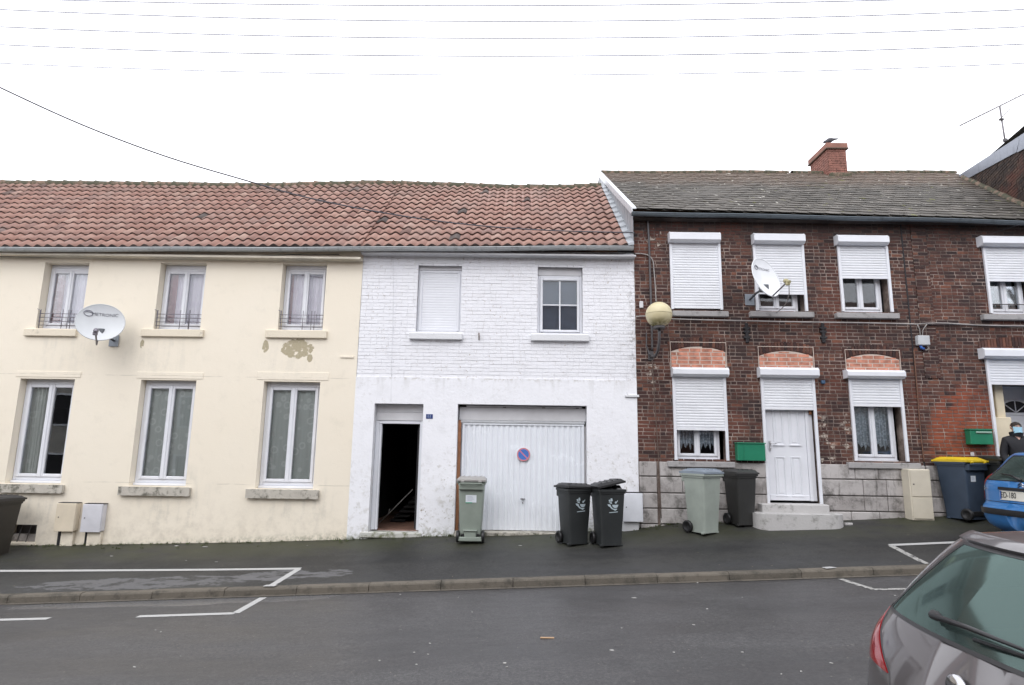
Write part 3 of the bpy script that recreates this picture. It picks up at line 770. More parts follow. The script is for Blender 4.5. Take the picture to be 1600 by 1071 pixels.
# ================================================================== CREAM HOUSE
CX0, CX1, WX1, BX1, DX1 = -14.0, -2.985, 2.25, 7.44, 10.30
G = 'terraced houses on the climbing street'
def rect(l, r_, t, b):                     # photo left, right, top, bottom -> x0,x1,z0,z1 on the facade
    ym = (t+b)/2; xm = (l+r_)/2
    return (F(l, ym).x, F(r_, ym).x, F(xm, b).z, F(xm, t).z)
cream = thing('cream_house', 'cream rendered terraced house at the left with a clay tiled roof and six white windows', 'house', (CX0, 0, 0), G)
UPW = [rect(63, 133, 410.5, 514), rect(245.5, 318, 411, 515), rect(438, 507.5, 411.5, 516)]
LOW = [rect(19.5, 106, 592, 756), rect(210.7, 298.5, 594, 760), rect(405.5, 494.8, 596.5, 764.5)]
VENT = (F(7, 835).x, F(56, 835).x, F(30, 848).z, F(30, 820).z)
m = MB()
holes = UPW+LOW+[VENT]+[(-12.6, -11.7, LOW[0][2]-.03, LOW[0][3]-.03), (-12.6, -11.7, UPW[0][2], UPW[0][3])]
wall_face(m, CX0, CX1, -1.0, 5.62, holes, depth=.26)
m.build('wall', MT['cream'], cream)
m = MB(); shell(m, CX0, CX1, -1, 5.5, 7, 0, (.1, 3.0)); m.box((VENT[0], .27, VENT[2]-.3), (VENT[1], .5, VENT[3]+.2)); m.build('interior', MT['dark'], cream)
for (l, r_, t, b) in [(26, 127, 580.5, 589.5), (214, 318, 582, 592), (402, 514, 582, 594)]:
    m = MB(); a = rect(l, r_, t, b); m.bbox((a[0], -.009, a[2]), (a[1], 0, a[3]), .003); m.build('lintel_band', MT['cream'], cream)
for (l, r_, t, b) in [(62, 146, 399.5, 409), (240, 330, 399.5, 409), (428, 520, 400, 410)]:
    m = MB(); a = rect(l, r_, t, b); m.bbox((a[0], -.012, a[2]), (a[1], 0, a[3]), .004); m.build('lintel_band', MT['cream'], cream)
# slim moulding piece near the white house
m = MB(); m.bbox((F(532, 557).x, -.02, F(532, 559.5).z), (F(553, 557).x, 0, F(553, 557).z), .004); m.build('trim_stub', MT['cream'], cream)
def cream_window(q, kind, nm=None):
    x0, x1, z0, z1 = q; y = .185
    wdw, panes = casement(cream, x0+.005, x1-.005, z0+.012, z1-.06 if kind == 'u' else z1-.02, y, .058, .052)
    return wdw
for i, q in enumerate(UPW):
    x0, x1, z0, z1 = q; y = .17
    wdw, pn = casement(cream, x0+.006, x1-.006, z0+.035, z1-.075, y, .055, .048)
    m = MB(); m.bbox((x0+.006, y+.005, z1-.073), (x1-.006, y+.08, z1-.003), .006); m.bbox((x0+.006, y-.03, z0), (x1-.006, y+.08, z0+.033), .006); m.build('head_trim', MT['pvc'], wdw)
    lx = pn[0]
    curtain_mesh(lx[0]-.02, lx[0]+(.55, .42, .14)[i]*(lx[1]-lx[0]), z0+.1, z1-.1, y+.075, MT['curt_rose'], 'curtain', wdw, 5, seed=i, label='dusty rose curtain')
    curtain_mesh(lx[0]-.02, x1-.05, z0+.1, z1-.1, y+.11, MT['curt_pink'], 'curtain', wdw, 7, seed=i+9, label='pale lavender curtain')
    # railing
    m = MB(); zt = z0+.33
    for k in range(4):
        zz = z0+.075+k*.075; m.tube([(x0+.004-.06*(i == 99), .045, zz), (x1-.004, .045, zz)], .0065, 6)
    for xx in (x0+.03, x0+.05+(x1-x0)*.47, x0+.05+(x1-x0)*.66, x1-.30+.06*i):
        m.tube([(xx, .036, z0+.01), (xx, .036, zt+.05)], .0065, 6)
    m.tube([(x0+.03, .036, z0+.01), (x0+.03, .02, zt+.03), (x0-.01, -.01, zt+.05)], .006, 6)
    m.build('guard_rail', MT['railgrey'], wdw)
for (l, r_, t, b) in [(40, 121, 515, 526), (222, 319, 515.5, 527), (416, 511.5, 517, 529)]:
    a = rect(l, r_, t, b); m = MB(); m.bbox((a[0], -.055, a[2]), (a[1], .14, a[3]), .008); m.build('window_sill', MT['csill'], cream)
for i, q in enumerate(LOW):
    x0, x1, z0, z1 = q; y = .155
    wdw, pn = casement(cream, x0+.004, x1-.004, z0+.05, z1-.03, y, .062, .056)
    m = MB(); m.bbox((x0+.004, y-.045, z0+.004), (x1-.004, y+.08, z0+.048), .006); m.bbox((x0+.004, y+.004, z1-.028), (x1-.004, y+.08, z1-.003), .006); m.build('head_trim', MT['pvc'], wdw)
    if i: curtain_mesh(x0+.05, x1-.05, z0+.08, z1-.08, y+.085, MT['curt_green'], 'curtain', wdw, 5, .006, seed=20+i, label='grey green curtain with a ring pattern')
    else: curtain_mesh(x0+.05, x0+.36, z0+.08, z1-.08, y+.12, MT['curt_green'], 'curtain', wdw, 4, .02, seed=25)
for (l, r_, t, b) in [(0, 101.5, 757, 770), (188, 298.7, 761, 774.5), (386, 499, 765, 779)]:
    a = rect(l, r_, t, b); m = MB()
    r = random.Random(int(l)); n = 26
    def P(u, v, a=a): return (a[0]+(a[1]-a[0])*u, -.075+.006*math.sin(u*37+v*3), a[2]+(a[3]-a[2])*v+.004*math.sin(u*51+v*9))
    m.grid(P, n, 3); m.bbox((a[0]+.001, -.069, a[2]+.001), (a[1]-.001, .15, a[3]-.001), .012); m.build('window_sill', MT['sill'], cream, )
# off-frame windows kept plain
for z0, z1 in ((LOW[0][2]-.03, LOW[0][3]-.03), (UPW[0][2], UPW[0][3])): casement(cream, -12.59, -11.71, z0+.03, z1-.03, .17)
# cellar vent
m = MB(); x0, x1, z0, z1 = VENT
m.bbox((x0+.01, .15, z0), (x1-.01, .2, z0+.13), .01, 0); m.build('cellar_vent', MT['stone'], cream)
m = MB(); m.bbox((x0, -.02, z0-.05), (x1+.02, .14, z0-.001), .01); m.build('vent_sill', MT['csill'], cream)
m = MB()
for xx in (x0+.18, x0+.34): m.tube([(xx, .08, z0), (xx+.05, .10, z1)], .008, 6)
m.build('vent_bar', MT['iron'], cream)
tile_roof(cream, CX0, CX1, 5)
gutter(cream, CX0, F(0, 388, -.3).z-.06*1, CX1, F(566, 387.5, -.3).z, -.20, .055, MT['gutter'])
m = MB(); m.box((CX0, -.20, 5.40), (CX1, .0, 5.44)); m.bbox((CX0, -.03, 5.39), (CX1-.004, -.001, 5.43), .008); m.build('eave_board', plain('eave_board_grey', (.62, .57, .48), .8, obj=False, var=.15), cream)

# ================================================================== WHITE HOUSE
white = thing('white_house', 'white painted brick terraced house with an open door and a white garage door', 'house', (CX1, 0, 0), G)
WS = rect(651.5, 720.5, 413, 521); WR = rect(840, 910.5, 415.5, 523)
DO = (F(580.5, 730).x, F(658, 730).x, F(618, 833).z, F(618, 631).z)
GA = (F(712.5, 730).x, F(917.5, 730).x, F(815, 838).z, F(815, 633).z)
ZB = F(780, 592).z                        # bottom of the brick courses
m = MB(); wall_face(m, CX1, WX1, -1.0, 5.66, [WS, WR, DO, GA], y=.012, depth=.26, mi=0)
hs_ = [WS, WR]
m2 = MB()
m.build('wall', [MT['wmortar']], white)
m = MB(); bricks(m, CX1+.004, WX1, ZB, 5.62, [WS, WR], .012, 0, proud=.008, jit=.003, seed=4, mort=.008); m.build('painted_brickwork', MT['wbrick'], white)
m = MB(); 
# smooth render on the ground floor, slightly proud
xs = sorted({CX1, WX1, DO[0], DO[1], GA[0], GA[1]}); 
def rend(a, b, c, d): m.box((a, -.016, c), (b, .010, d), 0, skip='b')
ztop = ZB-.004
for a, b in zip(xs, xs[1:]):
    cx = (a+b)/2
    if DO[0] < cx < DO[1]: rend(a, b, DO[3], ztop)
    elif GA[0] < cx < GA[1]: rend(a, b, GA[3], ztop)
    else: rend(a, b, -1, ztop)
m.build('render_coat', MT['plaster'], white)
# lintels of the upper windows
for (l, r_, t, b) in [(650, 722, 399, 412.5), (838, 912, 401, 414.5)]:
    m = MB(); a = rect(l, r_, t, b); m.bbox((a[0]-.02, -.004, a[2]), (a[1]+.02, .01, a[3]), .003); m.build('lintel', MT['wsill'], white)
m = MB(); shell(m, CX1, WX1, -1, 5.5, 7, 0, (3.0,)); m.build('interior', MT['dark'], white)
# left upper window: closed shutter
x0, x1, z0, z1 = WS
wd = MB(); fr(wd, x0+.004, x1-.004, z0+.01, z1-.10, .05, .10, .16); wo = wd.build('window', MT['pvc'], white)
m = MB(); m.bbox((x0+.004, .09, z1-.098), (x1-.004, .17, z1-.003), .006); m.build('shutter_box', MT['oldwhite'], wo)
shutter(wo, x0+.035, x1-.035, z1-.155, z0+.06, .125, boxed=False, sd=.25, mat=MT['pvc'])
m = MB(); m.box((x0+.03, .165, z0+.03), (x1-.03, .17, z1-.05)); m.build('pane', MT['black'], wo)
# right upper window with glazing bars
x0, x1, z0, z1 = WR
m = MB(); m.bbox((x0+.006, .10, z1-.175), (x1-.006, .18, z1-.012), .008); bx_ = m
wd = MB(); fr(wd, x0+.004, x1-.004, z0+.01, z1-.178, .045, .10, .17); fr(wd, x0+.051, x1-.051, z0+.057, z1-.225, .05, .075, .15, .01)
wo = wd.build('window', MT['pvc'], white); bx_.build('shutter_box', MT['oldwhite'], wo)
px0, px1, pz0, pz1 = x0+.101, x1-.101, z0+.107, z1-.275
m = MB(); cxm = (px0+px1)/2; czm = (pz0+pz1)/2
m.bbox((cxm-.013, .088, pz0), (cxm+.013, .10, pz1), .004); m.bbox((px0, .087, czm-.013), (px1, .0995, czm+.013), .004); m.build('glazing_bar', MT['pvc'], wo)
g = MB(); g.box((px0-.004, .105, pz0-.004), (px1+.004, .112, pz1+.004)); g.build('pane', MT['glass'], wo)
curtain_mesh(px0-.02, px1+.02, pz0, pz1, .165, plain('slate_blue_blind', (.13, .17, .24), .8, obj=False), 'blind', wo, 1, .004)
for (l, r_, t, b) in [(640, 723, 521.5, 531.5), (829.5, 920.5, 523.5, 534)]:
    a = rect(l, r_, t, b); m = MB(); m.bbox((a[0], -.075, a[2]), (a[1], .10, a[3]), .010); m.build('window_sill', MT['wsill'], white)
# door opening
x0, x1, z0, z1 = DO
zh = F(618, 657).z
dr = MB(); yd = .155
dr.bbox((x0+.004, yd, z0+.03), (x0+.075, yd+.10, zh-.002), .006); dr.bbox((x0+.077, yd+.012, z0+.03), (x0+.115, yd+.10, zh-.06), .005)
dr.bbox((x1-.075, yd, z0+.03), (x1-.004, yd+.10, zh-.002), .006)
dr.bbox((x0+.0755, yd+.002, zh-.058), (x1-.0755, yd+.10, zh-.003), .006)
do = dr.build('door_frame', MT['pvc'], white)
m = MB()
m.bbox((x0+.004, yd-.01, zh), (x1-.004, yd+.09, zh+.15), .006); m.bbox((x0+.004, yd+.0, zh+.152), (x1-.004, yd+.09, z1-.004), .006); m.build('transom_panel', MT['oldwhite'], do)
m = MB(); m.bbox((x0-.14, -.045, z0-.09), (x1+.06, .16, z0+.012), .015); m.build('threshold', m_sillstone('mossy_threshold', (.42, .42, .38), (.58, .58, .55), (.12, .13, .06), .46), white)
m = MB(); m.bbox((x1-.13, yd+.12, z0+.04), (x1-.085, yd+.95, zh-.08), .008); m.build('door_leaf', MT['black'], white)['label'] = 'door leaf folded inwards coloured black for shadow'  # leaf takes the black material to imitate the hall's shadow
# hall
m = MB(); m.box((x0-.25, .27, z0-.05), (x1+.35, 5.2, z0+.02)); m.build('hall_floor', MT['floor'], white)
m = MB(); m.box((x0-.30, .275, z0-.05), (x0-.25, 5.2, 2.99)); m.box((x1+.35, .275, z0-.05), (x1+.40, 5.2, 2.99)); m.box((x0-.25, 5.0, z0), (x1+.35, 5.1, 2.99)); m.box((x0-.3, .275, 2.95), (x1+.4, 5.2, 3.0)); m.build('hall_wall', MT['black'], white)  # walls coloured black to paint in the darkness of the hall
m = MB()
pa, pb = F(588, 822, 1.3), F(645, 765, 1.3)
m.tube([pa, pb], .012, 6); m.tube([pa+(pb-pa)*.33+Vector((0, 0, 0)), pa+(pb-pa)*.33+Vector((.02, 0, .10))], .01, 6)
for k in range(9):
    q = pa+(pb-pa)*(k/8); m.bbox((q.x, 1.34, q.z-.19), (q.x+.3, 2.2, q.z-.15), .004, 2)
m.build('staircase', [plain('pale_stair_edge', (.30, .29, .28), .7), MT['black'], plain('shade_black_tread', (.006, .006, .006), .95)], white)  # tread colour near-black, painted as shade so the steps vanish
# garage
x0, x1, z0, z1 = GA; zp = F(815, 657.5).z; zd = F(815, 662).z; zbot = F(815, 831).z; yg = .17
m = MB(); m.bbox((x0+.02, yg-.03, zp), (x1-.003, yg+.05, z1-.045), .006); m.bbox((x0+.15, yg-.05, z1-.042), (x1-.08, yg+.03, z1-.015), .006); go = m.build('garage_header', MT['oldwhite'], white)
m = MB()
for px in (788, 850, 903): m.bbox((F(px, 640).x-.03, yg-.056, z1-.05), (F(px, 640).x+.03, yg-.052, z1-.035), .002)
m.build('fixing_tab', MT['iron'], go)
m = MB(); m.bbox((x0+.045, yg-.035, zd+.002), (x1-.02, yg+.03, zp-.002), .012); m.build('top_rail', plain('aluminium_rail', (.66, .69, .72), .25, .35, obj=False), go)
xl, xr = F(719.5, 740).x, F(914.5, 740).x
m = MB(); nr = 22; W = (xr-xl)/nr; y0 = yg-.01; prof = []
for k in range(nr):
    a = xl+k*W
    prof += [(a, y0), (a+W*.34, y0+.001), (a+W*.42, y0+.016), (a+W*.80, y0+.017), (a+W*.92, y0-.001)]
prof.append((xr, y0))
r = random.Random(12)
wav = [r.uniform(-.0012, .0012) for _ in prof]
nz = 14
base = len(m.v)
for j in range(nz+1):
    z = zbot+(zd-zbot)*j/nz
    for i, (x, y) in enumerate(prof): m.v.append((x, y+wav[i]*math.sin(j*.7+i)+.003*math.sin(j*.5)*math.sin(i*.05), z))
for j in range(nz):
    for i in range(len(prof)-1):
        a = base+j*len(prof)+i; m.f.append((a, a+1, a+1+len(prof), a+len(prof))); m.mi.append(0); m.t.append(.5); m.sm.append(False)
m.bbox((xl, y0-.012, zd-.03), (xr, y0-.003, zd), .003); m.bbox((xl-.0, y0-.012, zbot), (xl+.045, y0-.003, zd-.032), .003); m.bbox((xr-.045, y0-.012, zbot), (xr, y0-.003, zd-.032), .003)
gd = m.build('garage_door', plain('garage_door_paint', (.80, .83, .88), .25, var=.03, obj=False, spec=.6), white)
m = MB(); hx, hz = F(817, 781).x, F(817, 781).z
m.bbox((hx-.045, y0-.045, hz-.008), (hx+.045, y0-.02, hz+.010), .004); m.tube([(hx, y0-.03, hz), (hx, y0+.01, hz)], .010, 8); m.lathe([(0, -.02), (.011, -.02), (.011, 0)], (hx, y0+.0, hz-.07), 'Y', 12); m.build('handle', MT['iron'], gd)
m = MB(); m.bbox((xr+.004, yg-.03, z0+.02), (x1-.003, yg+.04, zd-.03), .004); m.build('side_jamb', plain('grey_metal_jamb', (.36, .35, .36), .5, .3, obj=False), gd)
m = MB(); m.bbox((x0+.003, yg-.03, z0+.06), (x0+.062, yg+.04, zp-.004), .004); m.build('timber_post', MT['wood'], gd)
m = MB(); m.bbox((x0+.064, yg-.01, z0+.06), (xl-.003, yg+.04, zp-.004), .003); m.build('inner_jamb', plain('bluish_grey_jamb', (.30, .33, .38), .5, .2, obj=False), gd)
m = MB(); m.bbox((x0+.01, -.05, z0-.12), (x1-.01, .30, zbot-.012), .012); m.build('garage_threshold', MT['sill'], white)
tile_roof(white, CX1, 2.10, 8)
gutter(white, CX1+.003, F(566, 387.5, -.3).z, 2.19, F(985, 385.5, -.3).z, -.20, .055, MT['gutter'])
m = MB(); m.box((CX1, -.20, 5.52), (WX1, .0, 5.55)); m.build('eave_board', MT['oldwhite'], white)
# things screwed to the white house
def sign_round():
    c = F(818, 710.5, yg-.03); t = thing('no_parking_sign', 'round blue no parking sign with red rim and diagonal bar on the garage door', 'sign', c)
    m = MB(); m.lathe([(0, .006), (.123, .006), (.125, .003), (.125, -.004), (0, -.004)][::-1], c, 'Y', 40); m.build('disc', plain('sign_white', (.72, .66, .68), .35), t)
    m = MB(); m.lathe([(.098, -.0065), (.121, -.0065)], c, 'Y', 40); m.build('red_rim', plain('sign_red', (.62, .22, .25), .4), t)
    m = MB(); m.lathe([(0.0, -.0072), (.097, -.0072)], c, 'Y', 40); m.build('blue_field', plain('sign_blue', (.065, .18, .52), .4), t)
    m = MB(); d = Vector((.707, 0, -.707)); n = Vector((.707, 0, .707)); a, b = c-d*.112, c+d*.112
    m.face([a-n*.011+Vector((0, -.0085, 0)), b-n*.011+Vector((0, -.0085, 0)), b+n*.011+Vector((0, -.0085, 0)), a+n*.011+Vector((0, -.0085, 0))]); m.build('red_bar', plain('sign_red_bar', (.62, .20, .26), .4), t)
sign_round()
c = F(671, 651, -.02); t = thing('house_number_plate', 'small blue enamel house number plate between the open door and the garage', 'number plate', c)
m = MB(); m.bbox((c.x-.062, -.024, c.z-.042), (c.x+.062, -.016, c.z+.042), .003); m.build('plate', plain('enamel_blue', (.035, .06, .20), .3), t)
m = text_mb('11', .075); xform(m, Matrix.Translation((c.x-.005, -.0255, c.z)) @ UPRIGHT); m.build('number', plain('number_white', (.5, .58, .66), .4), t)
def meter_box(l, r_, tp, b, mat, lab, stub=True, ybk=0., dep=.13, name='meter_box', keyed=True):
    a = rect(l, r_, tp, b); t = thing(name, lab, 'meter box', (a[0], ybk, a[2]))
    m = MB(); m.bbox((a[0]+.01, ybk-dep+.012, a[2]+.01), (a[1]-.005, ybk, a[3]-.006), .01); m.build('cabinet', mat, t)
    m = MB(); m.bbox((a[0], ybk-dep, a[2]), (a[1]-.012, ybk-dep+.010, a[3]-.012), .008); dd = m.build('door', mat, t)
    m = MB(); m.lathe([(0, -.006), (.010, -.006), (.010, 0)], (a[0]+.06, ybk-dep, (a[2]+a[3])/2), 'Y', 12); m.build('lock', MT['iron'], dd)
    m = MB(); m.bbox((a[0]+.01, ybk-dep+.014, a[3]-.005), (a[1]+.004, ybk, a[3]+.004), .002); m.build('seal', MT['black'], t)
    return a, t
a, t = meter_box(94.5, 125.5, 785, 829.5, plain('cream_meter_box', (.68, .60, .47), .55, obj=False), 'cream meter box low on the cream wall, left of the white one')
m = MB(); gzv = base_z(a[0]); m.box((a[0]+.0, -.006, gzv-.05), (a[0]+.075, -.001, a[2]-.002)); m.build('pipe_slot', MT['black'], t)
m = MB(); m.bbox((a[0]+.09, -.06, gzv-.05), (a[1]-.05, -.001, a[2]-.002), .01); m.build('duct_cover', MT['cream'], t)
a, t = meter_box(135, 166.5, 786.5, 830.5, plain('pale_grey_meter_box', (.62, .62, .66), .45, obj=False), 'pale grey white meter box low on the cream wall, right of the cream one')
m = MB(); gzv = base_z(a[0]); m.box((a[0]+.02, -.006, gzv-.05), (a[0]+.07, -.001, a[2]-.002)); m.build('pipe_slot', MT['black'], t)
m = MB(); m.bbox((a[0]+.09, -.06, gzv-.05), (a[1]-.03, -.001, a[2]-.002), .01); m.build('duct_cover', MT['cream'], t)
a, t = meter_box(970, 1001.5, 769, 813.5, plain('white_meter_box', (.70, .72, .77), .4, obj=False), 'clean white meter box beside the second black bin at the corner of the white house', ybk=-.018, dep=.20)
m = MB(); gzv = base_z(a[0]); m.bbox((a[0]+.0, -.15, gzv-.06), (a[1]-.07, -.018, a[2]-.004), .02); m.build('duct_cover', MT['wsill'], t)
m = MB(); m.tube([F(748, 521, -.02), F(748.5, 521, -.05), F(748.5, 532, -.05)], .011, 6); m.tube([F(748, 526, -.0), F(748, 526, -.05)], .008, 6)
tag(m.build('wall_hook', plain('rusty_hook', (.14, .10, .08), .8)), 'rusty iron hook on the white wall between the two upper windows', 'hook')
m = MB(); q = F(985, 619, -.03); m.bbox((q.x-.10, -.05, q.z-.022), (q.x+.16, -.0165, q.z+.022), .006); m.bbox((q.x-.07, -.045, q.z+.024), (q.x-.055, -.017, q.z+.08), .004)
tag(m.build('pipe_clip', MT['wsill']), 'white painted pipe end at the right edge of the white wall', 'pipe')

# ================================================================== BRICK HOUSES
def ze_b(x): return 6.47 - .0158*(x-2.25)
MB_, YEB, YRB = .70, -.16, 4.40
def roof_b(x, y):
    t = (y-YEB)/(YRB-YEB); za, zb = F(945, 268.5, YRB), F(1480, 269, YRB); z0 = ze_b(x)+.02
    zr = za.z+(zb.z-za.z)*(x-za.x)/(zb.x-za.x)-.04+.012*math.sin(x*1.3)
    return z0+(zr-z0)*t
brickA = thing('brick_house', 'dark brick terraced house with white roller shutters, orange brick infills and a white door', 'house', (WX1, 0, 0), G)
brickB = thing('brick_house', 'rightmost dark red brick house with a recessed cream porch and a green letter box', 'house', (BX1, 0, 0), G)
BU = [rect(1047.5, 1125.5, 368, 484.5), rect(1178.5, 1256.5, 370, 486.5), rect(1311, 1388.5, 372, 488)]
BC1 = rect(1052.5, 1134.5, 576, 719.5); BDR = (F(1193.5, 690).x, F(1277, 690).x, F(1237, 788).z, F(1230, 578).z); BC2 = rect(1330, 1411.5, 581, 721)
BB = [rect(1539.5, 1612, 373, 491)]
c3l = F(1548, 640).x
BD3 = (c3l, c3l+1.30, .75, F(1570, 550).z)
def plinth_top(x): return F(1000, 722).z + (F(1470, 727).z-F(1000, 722).z)*(x-F(1000, 722).x)/(F(1470, 727).x-F(1000, 722).x)
PZ = plinth_top(5)
def infill(q, l, r_, t, b):                # brick infill above a lower opening, arch head
    return rect(l, r_, t, b)
INF = [rect(1048.5, 1133.5, 542, 575), rect(1186, 1270, 549, 577), rect(1322, 1405, 554, 580)]
for q_, I in zip((BC1, BDR, BC2), INF): pass
topz = 6.50
for (hs, x0, x1, ho, seed) in ((brickA, WX1, BX1, BU+[BC1, BDR, BC2], 11), (brickB, BX1, DX1, BB+[BD3], 21)):
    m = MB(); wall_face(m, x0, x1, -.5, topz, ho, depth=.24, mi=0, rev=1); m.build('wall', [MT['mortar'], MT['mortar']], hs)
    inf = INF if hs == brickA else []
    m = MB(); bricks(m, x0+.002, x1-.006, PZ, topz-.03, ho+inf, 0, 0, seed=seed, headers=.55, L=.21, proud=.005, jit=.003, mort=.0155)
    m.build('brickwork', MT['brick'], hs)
    # brick reveals beside the windows
    m = MB(); shell(m, x0, x1, -.5, 6.3, 9, 0, (.75, 3.35)); m.build('interior', MT['dark'], hs)
# proud pier strip of the second house next to the straight joint
m = MB(); bricks(m, 7.62, 7.90, 3.3, topz-.03, [], -.012, 0, seed=31, proud=.008, mort=.0145); m.box((7.62, -.014, 3.3), (7.90, -.001, topz-.03), 1); m.build('pier', [MT['brick'], MT['mortar']], brickB)
m = MB(); m.box((BX1-.011, -.012, PZ), (BX1+.011, .004, topz-.05)); m.build('joint', MT['black'], brickB)
# infills and arches
for I in INF:
    x0, x1, z0, z1 = I; m = MB(); cx = (x0+x1)/2; hw = (x1-x0)/2; rise = .10
    r = random.Random(int(x0*100)); z = z0; row = 0
    while z < z1-.01:
        x = x0-(.06 if row % 2 else 0)-r.uniform(0, .1)
        while x < x1:
            a, b = max(x, x0+.004), min(x+.20, x1-.004)
            zt = min(z+.062, z1-rise*(((a+b)/2-cx)/hw)**2-.012)
            if b-a > .03 and zt-z > .012: m.box((a, -.010-r.uniform(0, .002), z), (b-.006, .0, zt-.004), 0, r.random(), 'b')
            x += .215
        z += .076; row += 1
    n = 14
    for k in range(n):
        a = x0+(x1-x0)*k/n; b = x0+(x1-x0)*(k+1)/n; f = lambda x: z1-rise*((x-cx)/hw)**2
        m.face([(a, -.006, z0), (b, -.006, z0), (b, -.006, f(b)), (a, -.006, f(a))], 1)
    m.box((x0-.001, -.005, z0), (x1+.001, .0, z1), 2)
    m.build('brick_infill', [MT['newbrick'], MT['newmortar'], MT['brick']], brickA)
    m = MB(); n = 19                      # soldier arch
    for k in range(n):
        u = (k+.5)/n; x = x0-.04+(x1-x0+.08)*u; s_ = (u-.5)*2; zc = z1-rise*s_*s_+.012; wdt = (x1-x0+.08)/n-.010
        tl = s_*.16
        q = [(x-wdt/2, zc), (x+wdt/2, zc), (x+wdt/2+tl*.2*1.0, zc+.165), (x-wdt/2+tl*.2, zc+.165)]
        m.prism(q, -.016, -.001, 0, r.random())
    m.build('soldier_arch', MT['brick'], brickA)
    m = MB()
    zt_ = z1+.045+.03
    for (a, b, c_, d_) in ((x0-.018, x0-.008, z0, zt_), (x1+.008, x1+.018, z0, zt_), (x0-.018, x1+.018, zt_, zt_+.012)): m.box((a, -.0185, c_), (b, -.001, d_))
    m.build('pale_joint', MT['newmortar'], brickA)
m = MB(); r = random.Random(5)
for (q, W) in ((BD3, 0),):
    x0, x1, z0, z1 = q; n = 26
    for k in range(n):
        u = (k+.5)/n; x = x0-.1+(x1-x0+.2)*u; s_ = (u-.5)*2; zc = z1-.10*s_*s_+.11; wdt = (x1-x0+.2)/n-.01
        m.prism([(x-wdt/2, zc), (x+wdt/2, zc), (x+wdt/2, zc+.17), (x-wdt/2, zc+.17)], -.016, -.001, 0, r.random())
m.build('soldier_arch', MT['brick'], brickB)
# stone plinth
def plinth(hs, x0, x1, holes, seed):
    r = random.Random(seed); m = MB(); z = PZ; zl = base_z(x0)-.3
    segs_ = holes or [(x0, x1)]
    if len(segs_) > 1:
        for i_, sg in enumerate(segs_): plinth(hs, x0, x1, [sg], seed+i_)
        return
    for a, b in segs_: m.box((a+.002, -.012, base_z(a)-.3), (b-.002, -.002, PZ-.003), 1)
    rows = [.27, .29, .27, .27, .3]
    for k, h in enumerate(rows):
        zt = z; zb = z-h+.012
        for (a, b) in (holes or [(x0, x1)]):
            x = a
            while x < b-.05:
                l = r.choice((.42, .5, .62, .75)); e = min(x+l, b)
                if b-e < .2: e = b
                d = r.uniform(0, .007)
                m.bbox((x+.004, -.045-d, zb), (e-.004, -.0, zt-.004), .012, 0, r.random()); x = e
        z -= h
    m.build('stone_plinth', [MT['stone'], MT['stonejoint']], hs)
plinth(brickA, WX1, BX1, [(WX1+.01, F(1029, 760).x-.03), (F(1029, 760).x+.01, BDR[0]), (BDR[1], BX1-.01)], 3)
plinth(brickB, BX1, DX1, [(BX1+.01, BD3[0])], 4)
# windows
def brick_window(hs, q, sh_px, leafs=True, box=None, curtain=None, guides=None, seed=0, boxh=.19, rail=False, ztopoff=0.):
    x0, x1, z0, z1 = q; y = .13
    wdw, pn = casement(hs, x0+.03, x1-.03-.07, z0+.02, z1, y, .05, .05)
    m = MB(); m.bbox((x0+.03, y-.03, z0+.0), (x1-.1, y+.06, z0+.018), .004); m.build('head_trim', MT['pvc'], wdw)
    zb = F((sh_px[0]), sh_px[1]).z
    shutter(wdw, x0-.012, x1+.012, box[3], max(zb, z0+.02), -.002, box_h=box[3]-box[2], box_d=.17, guides=z0, bx=(box[0], box[1]))
    if curtain == 'lace':
        for (a, b, c, d) in pn: curtain_mesh(a-.03, b+.03, z0+.20, zb+.3, y+.085, MT['lace'], 'curtain', wdw, 5, .018, scallop=4, seed=seed)
    if curtain == 'blue': curtain_mesh(pn[1][0]-.03, pn[1][1]+.03, z0+.1, z1, y+.13, MT['bluelace'], 'curtain', wdw, 4, .015, seed=seed); curtain_mesh(pn[0][0]-.03, pn[0][1]+.0, z0+.1, z1, y+.13, MT['bluelace'], 'curtain', wdw, 3, .015, seed=seed+1)
    if rail:
        m = MB(); zz = z0+.20; m.tube([(x0+.04, .05, zz), (x1-.04, .05, zz)], .010, 8); m.build('guard_rail', MT['iron'], wdw)
    return wdw
YB = -.17
def boxr(l, r_, t, b):
    ym = (t+b)/2; return (F(l, ym, YB).x, F(r_, ym, YB).x, F((l+r_)/2, b, YB).z, F((l+r_)/2, t, YB).z)
brick_window(brickA, BU[0], (1088, 483.5), box=boxr(1047, 1126, 362, 377))
brick_window(brickA, BU[1], (1217, 461), box=boxr(1179, 1258, 364, 379))
brick_window(brickA, BU[2], (1350, 436.5), box=boxr(1310, 1389, 366.5, 381))
brick_window(brickB, BB[0], (1580, 441), box=boxr(1536, 1612, 368, 383), curtain='blue', rail=True)
brick_window(brickA, BC1, (1094, 673), box=boxr(1052, 1139, 574, 588), curtain='lace', seed=2)
brick_window(brickA, BC2, (1369, 636), box=boxr(1325, 1415, 578, 591), curtain='lace', seed=5)
for hs, (l, r_, t, b) in ((brickA, (1051, 1139, 486, 494)), (brickA, (1173, 1273, 487, 496)), (brickA, (1308, 1406.5, 489, 498.5)), (brickB, (1538, 1625, 491.5, 502.5)), (brickA, (1044, 1149, 721.5, 730.5)), (brickA, (1327, 1440, 723.5, 733.5))):
    ym = (t+b)/2; a = (F(l, ym, -.1).x, F(r_, ym, -.1).x, F(l, b, -.1).z, F(l, t, -.1).z)
    zt = F((l+r_)/2, t, -.1).z
    m = MB(); m.bbox((a[0], -.10, zt-.105), (a[1], .12, zt), .010); m.build('window_sill', MT['gsill'], hs)
